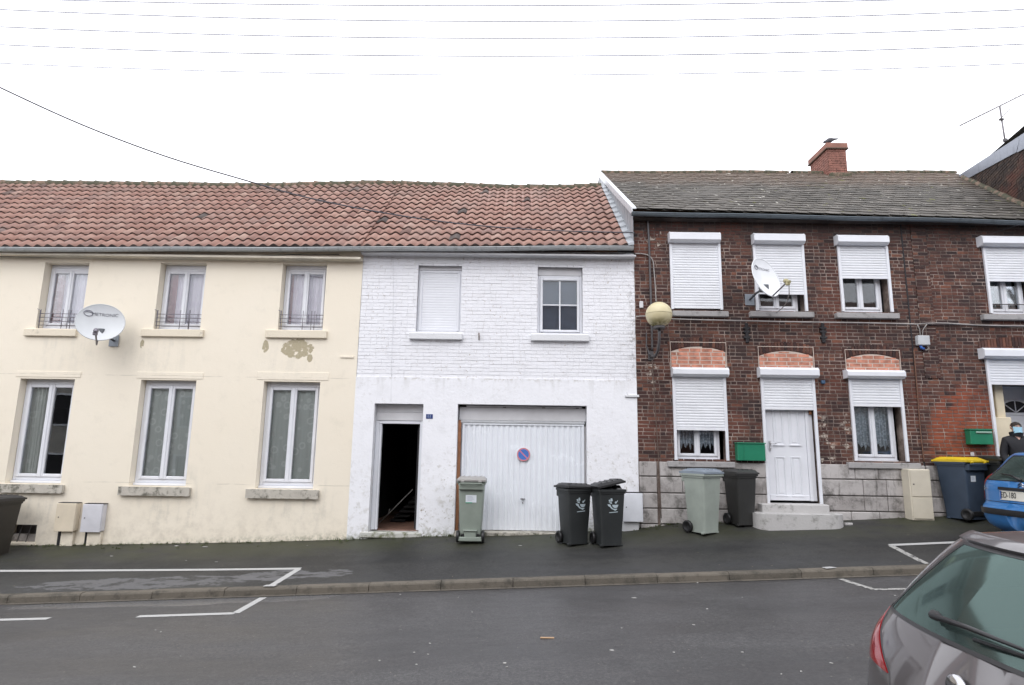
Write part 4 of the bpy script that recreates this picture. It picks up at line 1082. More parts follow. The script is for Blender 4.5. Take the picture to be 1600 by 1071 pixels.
# white door
x0, x1, z0, z1 = BDR; yd = .06
zt = F(1232, 641).z; zlb = F(1236, 785).z
m = MB(); m.bbox((x0+.03, yd, z0+.05), (x0+.085, yd+.08, z1-.01), .005); m.bbox((x1-.16, yd, z0+.05), (x1-.10, yd+.08, z1-.01), .005); m.bbox((x0+.086, yd+.001, z1-.07), (x1-.161, yd+.08, z1-.01), .005); m.bbox((x1-.099, yd+.02, z0+.05), (x1-.03, yd+.08, z1-.01), .004)
df = m.build('door', MT['pvc'], brickA)
m = MB(); a, b = x0+.088, x1-.163; c_, d_ = z0+.055, z1-.072
m.bbox((a, yd+.02, c_), (b, yd+.06, d_), .004); m.bbox((a+.0, yd+.005, c_), (b-.0, yd+.0195, c_+.10), .006); leaf = m.build('leaf', MT['pvc'], df)
m = MB(); W = b-a
for (u0, u1) in ((.17, .43), (.57, .83)):
    for (p0, p1) in ((F(1236, 776).z, F(1236, 714).z), (F(1236, 696).z, F(1236, 630).z)):
        xx0, xx1 = a+W*u0, a+W*u1
        fr(m, xx0, xx1, p0, p1, .022, yd+.006, yd+.021, .008)
        m.bbox((xx0-.02, yd-.004, p0-.012), (xx1+.02, yd+.0055, p0+.012), .005); m.bbox((xx0+.05, yd+.012, p0+.05), (xx1-.05, yd+.0215, p1-.05), .006)
m.build('raised_panel', MT['pvc'], leaf)
m = MB(); hz = F(1199, 697).z; m.bbox((a+.03, yd-.006, hz-.09), (a+.065, yd+.019, hz+.09), .006); m.tube([(a+.048, yd-.006, hz+.045), (a+.048, yd-.05, hz+.045), (a+.14, yd-.05, hz+.045)], .009, 8); m.lathe([(0, -.022), (.012, -.022), (.012, 0)], (a+.048, yd, hz-.04), 'Y', 12); m.build('handle', plain('door_handle_steel', (.6, .6, .62), .3, .7), df)
m = MB(); q = F(1266, 644, yd); m.bbox((q.x-.03, yd-.02, q.z-.05), (q.x+.02, yd-.001, q.z+.04), .004); m.build('hinge', MT['wood'], df)
bq = boxr(1188.5, 1280, 574, 589.5)
shutter(df, x0-.012, x1+.012, bq[3], zt, -.002, box_h=bq[3]-bq[2], guides=z0+.0, bx=(bq[0], bq[1]))
# steps
t = brickA
sx0, sx1 = F(1189, 795, -.2).x, F(1294, 795, -.2).x; sz1 = F(1240, 788.5, -.25).z; sz0 = F(1240, 801, -.25).z
m = MB(); m.bbox((sx0, -.26, sz0-.02), (sx1, .06, sz1), .014); m.build('doorstep', MT['stepstone'], brickA)
lx0, lx1 = F(1182, 812, -.5).x, F(1323, 812, -.45).x; lz1 = F(1250, 804, -.5).z; m = MB(); pts = []
def sarc(cx, cy, r_, a0, a1, n=7): return [(cx+r_*math.cos(math.radians(a0+(a1-a0)*i/n)), cy+r_*math.sin(math.radians(a0+(a1-a0)*i/n))) for i in range(n+1)]
R_ = .24
out = [(lx0, 0)]+sarc(lx0+R_, -.56+R_, R_, 180, 270)+sarc(lx1-.30, -.56+.3, .3, 270, 360)+[(lx1, 0)]
n = len(out)
zlow = base_z(lx0)-.15
for e, zt_, in ((0, lz1),):
    m.face([(x, y, lz1) for x, y in out][::1])
for (a, b) in zip(out, out[1:]):
    sm = [(0, 0), (.012, -.004), (.014, -.02)]
    for f0, f1 in (((1, 0), (1, -.012)),): pass
    m.face([(a[0], a[1], lz1), (a[0], a[1], zlow), (b[0], b[1], zlow), (b[0], b[1], lz1)])
sb = m.build('doorstep', MT['stepstone'], brickA)
bv = sb.modifiers.new('bevel', 'BEVEL'); bv.width = .012; bv.segments = 2
m = MB(); m.bbox((lx1+.02, -.35, gz(lx1+.1, -.3)-.02), (lx1+.16, -.30, gz(lx1+.1, -.3)+.03), .01)
tag(m.build('stone_chip', MT['stepstone']), 'thin pale strip of stone on the pavement at the right end of the doorstep', 'stone')
# porch of the rightmost house
x0, x1, z0, z1 = BD3; pq = boxr(1539, 1640, 544, 560)
creamp = plain('cream_porch_render', (.66, .58, .43), .8, obj=False)
m = MB(); zf = base_z(x0)+.12
m.box((x0, .241, z0-.4), (x0+.35, 1.3, z1)); m.bbox((x0+.04, .05, zf), (x0+.40, .16, F(1570, 652).z), .01)
m.bbox((x0+.24, .161, zf), (x0+.40, .9, z1-.01), .01); m.bbox((x0+.04, .16, F(1570, 656).z), (x0+.239, .9, F(1570, 652).z), .004)
m.box((x0, .95, z0-.4), (x1+.2, 1.1, z1))
po = m.build('porch_wall', creamp, brickB)
m = MB(); fr(m, x0+.03, x0+.235, F(1570, 650).z, z1-.02, .05, .30, .36); m.build('side_light', MT['pvc'], po)
m = MB(); m.box((x0+.08, .32, F(1570, 650).z+.05), (x0+.19, .33, z1-.07)); m.build('pane', MT['glass'], po)
m = MB(); dx0, dx1 = x0+.46, x1+.1; m.bbox((dx0, .60, zf), (dx1, .66, z1-.02), .006); pd = m.build('porch_door', MT['pvc'], brickB)
m = MB(); cxf, czf, rf = dx0+.48, F(1590, 645, .6).z, .30
m.face([(cxf+rf*math.cos(math.pi*i/16), .595, czf+.75*rf*math.sin(math.pi*i/16)) for i in range(17)][::-1]); m.build('fanlight', MT['black'], pd)
m = MB(); m.tube([(cxf+1.06*rf*math.cos(math.pi*i/16), .59, czf+.80*rf*math.sin(math.pi*i/16)) for i in range(17)], .02, 6)
for k in (4, 8, 12): m.tube([(cxf, .59, czf), (cxf+rf*math.cos(math.pi*k/16), .59, czf+.75*rf*math.sin(math.pi*k/16))], .009, 6)
m.bbox((dx0+.05, .585, czf-.05), (dx1-.05, .6, czf-.01), .004); m.build('fanlight_bars', MT['pvc'], pd)
shz = F(1580, 602).z
shutter(po, x0-.012, x1+.012, pq[3], shz, -.002, box_h=pq[3]-pq[2], guides=zf-.1, bx=(pq[0], x1+.06))
m = MB(); m.box((x0-.0, -.25, zf-.35), (x1, .95, zf)); m.build('doorstep', MT['stepstone'], brickB)
# slate roof
def slates(parent, x0, xr, seed):
    r = random.Random(seed); m = MB(); e = .25; W = .31; rows = int((YRB-YEB)/(e*.82))
    nrm = Vector((0, -MB_, 1)).normalized()
    for k in range(rows+1):
        ya = YEB-.02+k*e*.82; yb = min(ya+e*.82*1.35, YRB)
        if ya > YRB-.05: break
        x = x0-(W/2 if k % 2 else 0)
        while x < xr(ya):
            a, b = max(x, x0), min(x+W-.006, xr(ya)+.1); ch = W*.26
            if b-a > .05:
                t = min(1, max(0, r.gauss(.5, .25))); lf = .020+r.uniform(-.003, .004); tw = r.uniform(-.003, .003)
                pts = [(a, ya+ch*.55), (a+ch, ya), (b-ch, ya), (b, ya+ch*.55), (b, yb), (a, yb)]
                if b-a < W*.8: pts = [(a, ya), (b, ya), (b, yb), (a, yb)]
                top = []; bot = []
                for (px, py) in pts:
                    l = lf*(1-(py-ya)/(yb-ya)*.85)+tw*(px-a)/W
                    p = Vector((px, py, roof_b(px, py))); top.append(p+nrm*(l+.004)); bot.append(p+nrm*(l-.008))
                m.face(top, 0, t)
                for i in range(3): 
                    j = i+1; m.face([bot[i], bot[j], top[j], top[i]], 0, t*.3)
            x += W
    X1 = lambda y: xr(y)+.1
    m.face([(x0, YEB, roof_b(x0, YEB)-.012), (X1(YEB), YEB, roof_b(X1(YEB), YEB)-.012), (X1(YRB), YRB, roof_b(X1(YRB), YRB)-.012), (x0, YRB, roof_b(x0, YRB)-.012)], 0, .2)
    m.face([(x0, YRB, roof_b(x0, YRB)-.012), (X1(YRB), YRB, roof_b(X1(YRB), YRB)-.012), (X1(YRB), 9.1, ze_b(X1(0))), (x0, 9.1, ze_b(x0))], 0, .2)
    rf = m.build('roof', MT['slate'], parent)
    m = MB(); x = x0+.05
    while x < xr(YRB)+.05:
        xe = min(x+.45, xr(YRB)+.05)
        def P(u, v, x=x, xe=xe):
            xx = x+(xe-x)*u; a = math.pi*(v*1.2-.1); R = .10+.012*(1-u); return (xx, YRB-R*math.cos(a), roof_b(xx, YRB)-.02+R*math.sin(a)*.8)
        m.grid(P, 4, 8); x += .45
    m.build('ridge_tile', MT['ridge'], rf)
    return rf
def tallx(y): return 10.35 + (y)*.355               # foot of the taller neighbour's side wall
slates(brickA, WX1-.03, lambda y: BX1-.1, 40)
slates(brickB, BX1, tallx, 41)
gutter(brickA, WX1-.08, F(990, 331, -.3).z, BX1, F(1407, 340, -.3).z, -.17, .052, MT['dgutter'], 2.6)
gutter(brickB, BX1+.003, F(1407, 340, -.3).z, DX1+.4, F(1407, 340, -.3).z-.06, -.17, .052, MT['dgutter'], 2.6)
m = MB(); m.box((WX1, -.17, 6.30), (DX1, .0, 6.33)); m.build('eave_board', MT['mortar'], brickA)
# verge, zinc clad side wall over the white roof
m = MB(); xs_ = WX1-.035
n = 16
for k in range(n):
    y0 = -.17+(YRB+.17)*k/n; y1 = -.17+(YRB+.17)*(k+1)/n
    lo = lambda y: roof_l(2.2, min(y, YR)) - (.85*(y-YR) if y > YR else 0) - .05
    m.face([(xs_, y1, lo(y1)), (xs_, y0, lo(y0)), (xs_, y0, roof_b(xs_, y0)-.02), (xs_, y1, roof_b(xs_, y1)-.02)])
    m.bbox((xs_-.006, y0, lo(y0)+.1), (xs_-.001, y0+.012, roof_b(xs_, y0)-.1), .002)
n = 13
for k in range(n):                                    # stepped soakers lying on the tiles
    y0 = YE+.0+(YR-YE)*k/n; y1 = YE+(YR-YE)*(k+1)/n
    z0, z1 = roof_l(2.1, y0)+.055, roof_l(2.1, y1)+.035
    m.face([(2.055, y0-.01, z0), (xs_, y0-.01, z0+.05), (xs_, y1+.02, z1+.05), (2.055, y1+.02, z1)])
    m.face([(2.055, y0-.01, z0-.03), (xs_, y0-.01, z0-.01), (xs_, y0-.01, z0+.05), (2.055, y0-.01, z0)])
m.build('zinc_flashing', MT['zinc'], brickA)
m = MB()
vs = [(-.20, 0), (YRB+.05, 0)]
ya, yb = -.22, YRB+.05
za, zb = roof_b(WX1, ya)+.045, roof_b(WX1, yb)+.045
for (xa, xb, da, db) in ((WX1-.07, WX1+.02, 0, -.03), (WX1-.07, WX1-.052, -.03, -.15)):
    for (p, q) in (((xa, da), (xb, da)), ((xb, da), (xb, db)), ((xb, db), (xa, db)), ((xa, db), (xa, da))):
        m.face([(p[0], ya, za+p[1]), (q[0], ya, za+q[1]), (q[0], yb, zb+q[1]), (p[0], yb, zb+p[1])])
    m.face([(xa, ya, za+da), (xb, ya, za+da), (xb, ya, za+db), (xa, ya, za+db)][::-1])
m.build('verge_trim', m_zinc('pale_verge_metal', (.50, .52, .55), (.66, .68, .71)), brickA)
# chimney
c0, c1 = F(1280.5, 255, 4.3).x, F(1322, 255, 4.3).x
m = MB(); ytop = 4.1; chz0, chz1 = roof_b(8.6, 4.3)-.35, F(1308, 233.5, 4.1).z
chx0, chx1 = F(1294, 250, 4.05).x, F(1322.5, 250, 4.05).x
m.box((chx0, 4.05, chz0), (chx1, 5.0, chz1), 1); 
bricks(m, chx0, chx1, chz0, chz1, [], 4.05, 0, seed=50, L=.215)
r = random.Random(51); z = chz0; row = 0
while z < chz1-.02:                                   # left flank
    y = 4.05-(.1 if row % 2 else 0)
    while y < 5.0:
        a, b = max(y, 4.05), min(y+.215, 5.0)
        if b-a > .02: m.box((chx0-.010, a, z), (chx0+.005, b-.01, min(z+.058, chz1)), 0, r.random())
        y += .225
    z += .068; row += 1
ch = m.build('chimney', [plain('red_chimney_brick', (.225, .098, .075), .85, var=.35, sc_=7, obj=False, bump=.4), plain('chimney_joint', (.22, .13, .10), .9, obj=False)], brickB)
m = MB(); zc = chz1; m.bbox((chx0-.045, 4.00, zc), (chx1+.045, 5.05, zc+.14), .01); m.bbox((chx0-.06, 3.985, zc-.035), (chx1+.06, 5.06, zc-.001), .008, 1); m.build('chimney_cap', [plain('chimney_cap_brick', (.25, .12, .09), .85, obj=False, var=.25), plain('chimney_band_dark', (.13, .09, .07), .9, obj=False)], ch)
m = MB(); m.bbox((chx0-.03, 3.93, roof_b(8.5, 3.95)-.1), (chx1+.06, 4.06, roof_b(8.5, 4.05)+.06), .03); m.build('mortar_fillet', MT['ridge'], ch)
# ---- taller neighbour
tall = thing('tall_brick_house', 'taller old brick house rising above the slate roof at the far right', 'house', (10.35, 0, 0), G)
wp = Vector((10.35, 0, 0)); wd_ = Vector((.355, 1, 0)).normalized(); wn_ = Vector((-wd_.y, wd_.x, 0))
def wall_hit(px, py, off=0.):
    d = ray(px, py); P0 = wp + wn_*off; t = (P0-CAM).dot(wn_)/d.dot(wn_); return CAM+d*t
m = MB()
A, B = wall_hit(1507, 279), wall_hit(1600, 214)
sA = (A-wp).dot(wd_); sB = (B-wp).dot(wd_)
slope = (B.z-A.z)/(sB-sA)
def wtop(s_): return A.z + slope*(s_-sA)
s0, s1 = -.2, sA+.0
def W3(s_, z, off=0.): q = wp + wd_*s_ + wn_*off; return (q.x, q.y, z)
apex = sB-.35
m.face([W3(s1, 2), W3(-.3, 2), W3(-.3, wtop(sB)+.1), W3(apex, wtop(apex)), W3(s1, wtop(s1))], 1)
# rough brick courses
r = random.Random(77); z = 6.6; row = 0
while z < max(wtop(s1), wtop(apex)):
    s_ = -.2-(.1 if row % 2 else 0)
    while s_ < s1:
        l = r.choice((.11, .22, .22)); e = min(s_+l-.012, s1); zc = min(z+.055, wtop((s_+e)/2)-.02)
        if e-s_ > .03 and zc-z > .02 and z > roof_b(10.4, max(YEB, min(YRB, (wp+wd_*e).y)))-.1:
            d_ = .008+r.uniform(-.004, .006); t_ = r.random()
            p = [W3(s_, z, d_), W3(e, z, d_), W3(e, zc, d_), W3(s_, zc, d_)]; q = [W3(s_, z), W3(e, z), W3(e, zc), W3(s_, zc)]
            m.face(p[::-1], 0, t_)
            for i in range(4): j = (i+1) % 4; m.face([p[i], p[j], q[j], q[i]], 0, t_)
        s_ += l
    z += .067; row += 1
m.build('wall', [m_brick('weathered_gable_brick', [(0, (.05, .035, .028)), (.35, (.11, .065, .045)), (.7, (.19, .115, .075)), (1, (.28, .19, .13))]), MT['mortar']], tall)
m = MB()
for (a, b) in ((A.to_tuple(), None),):
    la = 1497, 275
Zt = lambda px, py: wall_hit(px, py, .03)
P = [Zt(1494.5, 276.5), Zt(1505, 283), Zt(1588, 238), Zt(1594, 212)]
nn3 = wn_*.012
m.face(P[::-1]); m.face([p-nn3*2 for p in P])
for (a, b) in zip(P, P[1:]+P[:1]): m.face([a, b, b-nn3*2, a-nn3*2])
Q = [Zt(1595, 211.5), Zt(1590, 238.5), Zt(1640, 212), Zt(1640, 184)]
m.face([q+nn3 for q in Q][::-1]); m.face([q-nn3*2 for q in Q])
for (a, b) in zip(Q, Q[1:]+Q[:1]): m.face([a+nn3, b+nn3, b-nn3*2, a-nn3*2])
m.build('zinc_flashing', m_zinc('blue_grey_zinc', (.24, .27, .33), (.36, .39, .45)), tall)
# mossy mortar fillet where slates meet that wall
m = MB(); pts = []
for i in range(15):
    y = .0+3.7*i/14; q = wp+wd_*(y/wd_.y); pts.append((q.x-.02, q.y, roof_b(q.x, q.y)+.03+.01*math.sin(i*2.3)))
m.tube(pts, .07, 8); m.build('mortar_fillet', MT['ridge'], tall)
ztp = wtop(sB)
m = MB(); m.box((DX1+.05, .3, -.5), (DX1+.3, .5, 6)); m.box((DX1+.33, 0, -.5), (18, .25, wtop(sB)-.02)); m.build('front_wall', plain('neighbour_brick', (.13, .075, .06), .85, obj=False, var=.3, sc_=5), tall)
q0 = Vector(W3(s1, wtop(s1)+.03)); q1 = Vector(W3(-.3, wtop(sB)+.13)); 
m = MB(); m.face([q0, q1, q1+Vector((7.5, 0, .1)), q0+Vector((7, 0, .1))]); m.face([q1+Vector((0, 0, -.12)), q1+Vector((7.5, 0, -.02)), q1+Vector((7.5, 0, .1)), q1]); m.build('roof', MT['slate'], tall)
# aerial on the neighbour
ab = wall_hit(1571, 223, -.3)
t = thing('tv_aerial', 'long thin television aerial on a mast above the roof at the far right', 'aerial', ab)
D_ = ab.y
m = MB(); m.tube([ab-Vector((0, 0, .25)), F(1562, 166, D_)], .018, 8); m.build('mast', plain('aerial_metal', (.16, .15, .16), .4, .6), t)
def ABm(pa, pb, dy0, dy1, r_, name, n=14, el=.28):
    a, b = F(*pa, D_+dy0), F(*pb, D_+dy1); m = MB(); m.tube([a, b], r_, 6)
    ob = m.build(name, plain('aerial_alu', (.30, .29, .30), .4, .6), t)
    if n:
        m = MB()
        for k in range(n):
            c = a+(b-a)*((k+.5)/n); dv = (b-a).normalized().cross(Vector((0, 0, 1))).normalized(); m.tube([c-dv*el*.5, c+dv*el*.5], .0025, 5)
        m.build('element', plain('aerial_element', (.35, .34, .35), .4, .6), ob)
ABm((1499, 197), (1612, 141), 0.5, -.3, .016, 'boom', 16, .14); ABm((1561.5, 188), (1583, 165), -.0, -.3, .008, 'boom', 6, .10)
m = MB(); q = F(1564.5, 187, D_); m.bbox((q.x-.05, D_-.03, q.z-.02), (q.x+.05, D_+.03, q.z+.02), .006); q = F(1570, 219, D_); m.bbox((q.x-.03, D_-.03, q.z-.04), (q.x+.05, D_+.03, q.z+.03), .006); m.build('clamp', MT['iron'], t)
# pigeon on the chimney
pb_ = Vector((F(1296, 225, 4.2).x, 4.2, chz1+.14))
pg = MB()
def ellip(mb, c, rx, ry, rz, M=None, n=12, mi=0):
    def P(u, v):
        th = math.pi*u; ph = 2*math.pi*v; p = Vector((rx*math.cos(th), ry*math.sin(th)*math.cos(ph), rz*math.sin(th)*math.sin(ph)))
        if M: p = M @ p
        return p+Vector(c)
    mb.grid(P, n, n*2, mi, flip=True)
My = Matrix.Rotation(math.radians(-20), 3, 'Y')
spine = [((-.165, .0, .105), .012), ((-.145, 0, .115), .032), ((-.11, 0, .125), .036), ((-.06, 0, .14), .058), ((0, 0, .165), .072), ((.06, 0, .185), .06), ((.12, 0, .20), .035), ((.20, 0, .215), .022), ((.24, 0, .22), .018)]
pg.tube([pb_+Vector(p) for p, r_ in spine], [r_ for p, r_ in spine], 12)
pt_ = pg.build('pigeon', plain('pigeon_feather', (.06, .06, .07), .7, var=.3, sc_=12))
ORG[pt_.name] = Vector((0, 0, 0))
tag(pt_, 'small dark pigeon leaning forward on the red brick chimney', 'bird')
m = MB()
for dy in (-.025, .025): m.tube([pb_+Vector((.0, dy, .13)), pb_+Vector((-.01, dy, .0))], .006, 6); m.tube([pb_+Vector((-.04, dy, .004)), pb_+Vector((.02, dy, .004))], .005, 6)
m.build('leg', plain('pigeon_leg', (.4, .22, .2), .6), pt_)
m = MB(); m.tube([pb_+Vector((-.17, 0, .105)), pb_+Vector((-.20, 0, .095))], [.008, .002], 6); m.build('beak', MT['iron'], pt_)
# ================================================================== STREET THINGS
def gh(px, py):
    d = ray(px, py); z0 = .3
    for _ in range(8):
        t = (z0-CAM.z)/d.z; p = CAM+d*t; z0 = gz(p.x, p.y)
    return Vector((p.x, p.y, z0))
def bin_mat(name, c, rough=.45): return plain(name, c, rough, var=.10, sc_=4, spec=.4)
DKB = bin_mat('dark_grey_bin_plastic', (.026, .029, .030)); BLK = bin_mat('black_bin_plastic', (.016, .016, .017), .38)
def wheelie(name, lab, px, py, rz, W, D, H, bm, lm, lid='flat', group='wheeled bins on the pavement', wheel=.10, loc=None):
    g = loc or gh(px, py); t = thing(name, lab, 'wheelie bin', g, group, local=True); t.rotation_euler = (0, -math.atan(SL)*.0, rz)
    hb = H-.09; m = MB()
    w0, w1, d0, d1 = W*.38, W*.475, D*.34, D*.44
    yb = .02
    def sec(z, k):                                       # rounded section
        ww = w0+(w1-w0)*k; dd0 = -(d0+(d1-d0)*k); dd1 = d0*1.05+(d1-d0)*.55*k; r_ = .035; P = []
        for (cx, cy, a0) in ((ww-r_, dd0+r_, -90), (ww-r_, dd1-r_, 0), (-ww+r_, dd1-r_, 90), (-ww+r_, dd0+r_, 180)):
            for i in range(5): a = math.radians(a0+90*i/4); P.append((cx+r_*math.cos(a), cy+r_*math.sin(a)))
        return [(x, y, z) for x, y in P]
    levels = [(.015, 0), (.03, .0), (.10, .04), (.30, .25), (hb*.5, .5), (hb*.8, .82), (hb-.05, .97), (hb, 1)]
    n = 20; b0 = len(m.v)
    for z, k in levels: m.v += sec(z, k)
    for i in range(len(levels)-1):
        for j in range(n):
            a = b0+i*n+j; b = b0+i*n+(j+1) % n; m.f.append((a, b, b+n, a+n)); m.mi.append(0); m.t.append(.5); m.sm.append(True)
    m.face(sec(.015, 0)[::-1])
    # rim collar
    for (z0, z1, g_) in ((hb-.055, hb-.02, .012), (hb-.022, hb+.012, .028)):
        A_ = [(x*(1+g_/w1), y*(1+g_/d1), z0) for x, y, z in sec(z0, 1)]; B_ = [(x, y, z1) for x, y, z in A_]
        for j in range(n): m.face([A_[j], A_[(j+1) % n], B_[(j+1) % n], B_[j]])
        m.face(B_); m.face(A_[::-1])
    dd1 = d0*1.05+(d1-d0)*.55
    m.bbox((-w1*.95, dd1-.02, hb-.13), (w1*.95, dd1+.05, hb-.02), .01)
    for sx in (-1, 1): m.bbox((sx*w0-.02 if sx < 0 else sx*w0-.05, -d0*.9, .0), (sx*w0+.05 if sx < 0 else sx*w0+.02, -d0*.6, .03), .005)
    body = m.build('body', bm, t)
    m = MB(); 
    m.tube([(-w1*.8, dd1+.02, hb-.03), (-w1*.8, dd1+.10, hb-.02), (w1*.8, dd1+.10, hb-.02), (w1*.8, dd1+.02, hb-.03)], .014, 8); m.build('handle', bm, t)
    m = MB(); m.tube([(-w0-.02, dd1-.06, wheel), (w0+.02, dd1-.06, wheel)], .012, 8); m.bbox((-w0*.9, dd1-.12, wheel-.03), (w0*.9, dd1-.01, wheel+.05), .01); m.build('axle', BLK, t)
    for sx in (-1, 1):
        m = MB(); c = (sx*(w0+.035), dd1-.06, wheel)
        m.lathe([(0, -.02), (wheel*.55, -.02), (wheel*.6, -.026), (wheel*.92, -.026), (wheel, -.016), (wheel, .016), (wheel*.92, .026), (wheel*.6, .026), (wheel*.55, .02), (0, .02)], c, 'X', 20)
        m.build('wheel', BLK, t)
    # lid
    m = MB(); yh = dd1+.03; lw, l0, l1 = w1+.025, -(d1+.045), dd1+.06; ht = .065
    def LP(u, v):
        x = (2*u-1); y = l0+(l1-l0)*v
        e = min(1, (1-abs(x))*6)*min(1, v*9)*min(1, (1-v)*5)
        return (x*lw, y, ht*(.45+.55*min(1, e)) + (.012*math.sin(v*math.pi)))
    m.grid(LP, 24, 20, smooth=True, flip=False)
    m.grid(lambda u, v: (LP(u, v)[0], LP(u, v)[1], 0.0), 2, 2, flip=True)
    for (f, fl) in (((lambda a: LP(a, 0)), 0), ((lambda a: LP(a, 1)), 1), ((lambda a: LP(0, a)), 1), ((lambda a: LP(1, a)), 0)):
        for i in range(8):
            a, b = f(i/8), f((i+1)/8); q = [(a[0], a[1], 0), (b[0], b[1], 0), b, a]; m.face(q if not fl else q[::-1])
    for xx in (-.5, -.17, .17, .5): m.bbox((xx*lw*1.2-.012, l0+.07, ht), (xx*lw*1.2+.012, l1-.10, ht+.018), .006)
    for sx in (-1, 1): m.tube([(sx*lw*.6-.03, yh+.03, .0), (sx*lw*.6+.03, yh+.03, .0)], .02, 8)
    lo = m.build('lid', lm, t)
    M = Matrix.Translation((0, 0, hb+.012))
    if lid == 'ajar': M = Matrix.Translation((0, .0, hb+.03)) @ Matrix.Rotation(math.radians(-12), 4, 'Y') @ Matrix.Rotation(math.radians(-3), 4, 'X') @ Matrix.Translation((-.01, .0, .035))
    if lid == 'bent': M = Matrix.Translation((-.01, 0, hb+.015)) @ Matrix.Rotation(math.radians(2.5), 4, 'Y') @ Matrix.Rotation(math.radians(-2), 4, 'X')
    lo.matrix_local = M
    return t, dict(w0=w0, w1=w1, d0=d0, d1=d1, dd1=dd1, hb=hb)
def on_face(o, mb, name, mat, mtx, parent):            # decals built in x,y then stood up
    xform(mb, mtx); ob = mb.build(name, mat, parent); return ob
STK = plain('bin_sticker', (.66, .70, .74), .5, var=.06); GRN = plain('sticker_green', (.08, .36, .22), .5)
WHP = plain('stencil_white', (.42, .50, .54), .5, var=.15)
def basket_logo(t, k):
    """stencil: open hands holding a leafy basket over a bar"""
    m = MB(); z = lambda v: v
    tilt = math.atan((k['d1']-k['d0'])/k['hb'])
    def add(poly): m.face([(x, z_, 0) for x, z_ in poly])
    add([(-.01, .0), (.10, .0), (.085, -.035), (.06, -.052), (.03, -.052), (.0, -.03)])
    add([(-.075, .075), (-.045, .085), (-.035, .055), (-.06, .045)]); add([(-.04, .10), (-.01, .105), (.0, .06), (-.03, .05)]); add([(-.085, .05), (-.055, .038), (-.02, .048), (-.012, .010), (-.04, .02)])
    add([(.035, .04), (.05, .055), (.065, .05), (.085, .075), (.09, .06), (.06, .02), (.04, .02)])
    add([(-.09, .01), (-.04, .006), (-.025, -.03), (-.01, -.045), (.01, -.06), (.05, -.066), (.07, -.06), (.08, -.07), (.045, -.095), (.02, -.082), (-.02, -.065), (-.05, -.035), (-.08, -.015)])
    add([(-.06, -.118), (.09, -.106), (.09, -.118), (-.06, -.130)])
    zc = k['hb']*.74; kk = zc/k['hb']; y = -(k['d0']+(k['d1']-k['d0'])*((zc-.1)/(k['hb']-.1)*.93+.04))-.010
    M = Matrix.Translation((.0, y, zc)) @ Matrix.Rotation(tilt*1.0, 4, 'X') @ UPRIGHT
    on_face(t, m, 'stencil_logo', WHP, M, t)
def sticker(t, k, cx, zc, w_, h_, back=False, green=True, extra=True, txt=None):
    m = MB(); m.face([(-w_/2, -h_/2, 0), (w_/2, -h_/2, 0), (w_/2, h_/2, 0), (-w_/2, h_/2, 0)])
    f = (zc-.1)/(k['hb']-.1)*.93+.04
    if back: y = k['d0']*1.05+(k['d1']-k['d0'])*.55*f+.006; M = Matrix.Translation((cx, y, zc)) @ Matrix.Rotation(math.pi, 4, 'Z') @ Matrix.Rotation(math.atan((k['d1']-k['d0'])*.55/k['hb']), 4, 'X') @ UPRIGHT
    else: y = -(k['d0']+(k['d1']-k['d0'])*f)-.006; M = Matrix.Translation((cx, y, zc)) @ Matrix.Rotation(math.atan((k['d1']-k['d0'])/k['hb']), 4, 'X') @ UPRIGHT
    s_ = on_face(t, m, 'sticker', STK, M, t)
    if green:
        m = MB(); m.face([(-w_/2, -h_/2-.012, .0005), (w_/2*.2, -h_/2-.012, .0005), (w_/2*.2, -h_/2+.004, .0015), (-w_/2, -h_/2+.004, .0015)]); on_face(t, m, 'sticker_edge', GRN, M, s_)
    if extra:
        m = MB()
        for j in range(4): m.face([(-w_*.36, h_*.25-j*h_*.16, .0012), (w_*(.1+.2*((j*7) % 3)/2), h_*.25-j*h_*.16, .0012), (w_*(.1+.2*((j*7) % 3)/2), h_*.25-j*h_*.16+.006, .0012), (-w_*.36, h_*.25-j*h_*.16+.006, .0012)])
        on_face(t, m, 'printed_lines', plain('print_grey', (.38, .40, .50), .6), M, s_)
    return M, s_
GG = bin_mat('grey_green_bin_plastic', (.235, .27, .235)); PG = bin_mat('pale_green_bin_plastic', (.30, .335, .30)); NB = bin_mat('slate_blue_bin_plastic', (.040, .058, .088))
t, k = wheelie('wheelie_bin', 'grey green wheeled bin with white sticker standing in front of the garage door', 735.5, 846, math.pi, .47, .44, 1.10, GG, bin_mat('grey_lid_plastic', (.30, .29, .28), .4))
sticker(t, k, .0, .73, .185, .125, back=True)
m = MB(); m.bbox((-.10, k['dd1']-.05, .07), (.10, k['dd1']-.075+.10, .20), .012); m.bbox((-.12, k['dd1']-.06, .195), (.12, k['dd1']+.045, .215), .006); m.bbox((-.20, k['dd1']-.06, .03), (.20, k['dd1']+.03, .10), .01); m.build('foot_recess', GG, t)
m = MB(); m.bbox((-.12, k['dd1']+.005, .915), (-.05, k['dd1']+.022, .935), .002); m.build('number_tag', STK, t)
t, k = wheelie('wheelie_bin', 'black wheeled bin with closed shiny lid and white stencil, nearer the garage door', 897, 841, math.radians(24), .45, .50, .98, DKB, BLK, 'bent')
basket_logo(t, k)
t, k = wheelie('wheelie_bin', 'black wheeled bin with its lid propped ajar and white stencil, beside the white meter box', 950, 839, math.radians(14), .46, .50, .98, DKB, BLK, 'ajar')
basket_logo(t, k)
m = MB(); m.grid(lambda u, v: ((2*u-1)*k['w1']*.85, -k['d1']*.85+(k['d1']+k['dd1'])*.85*v, k['hb']+.02+.05*u*math.sin(v*3.1)+.012*math.sin(u*17+v*11)), 10, 10); m.build('rubbish_bag', BLK, t)
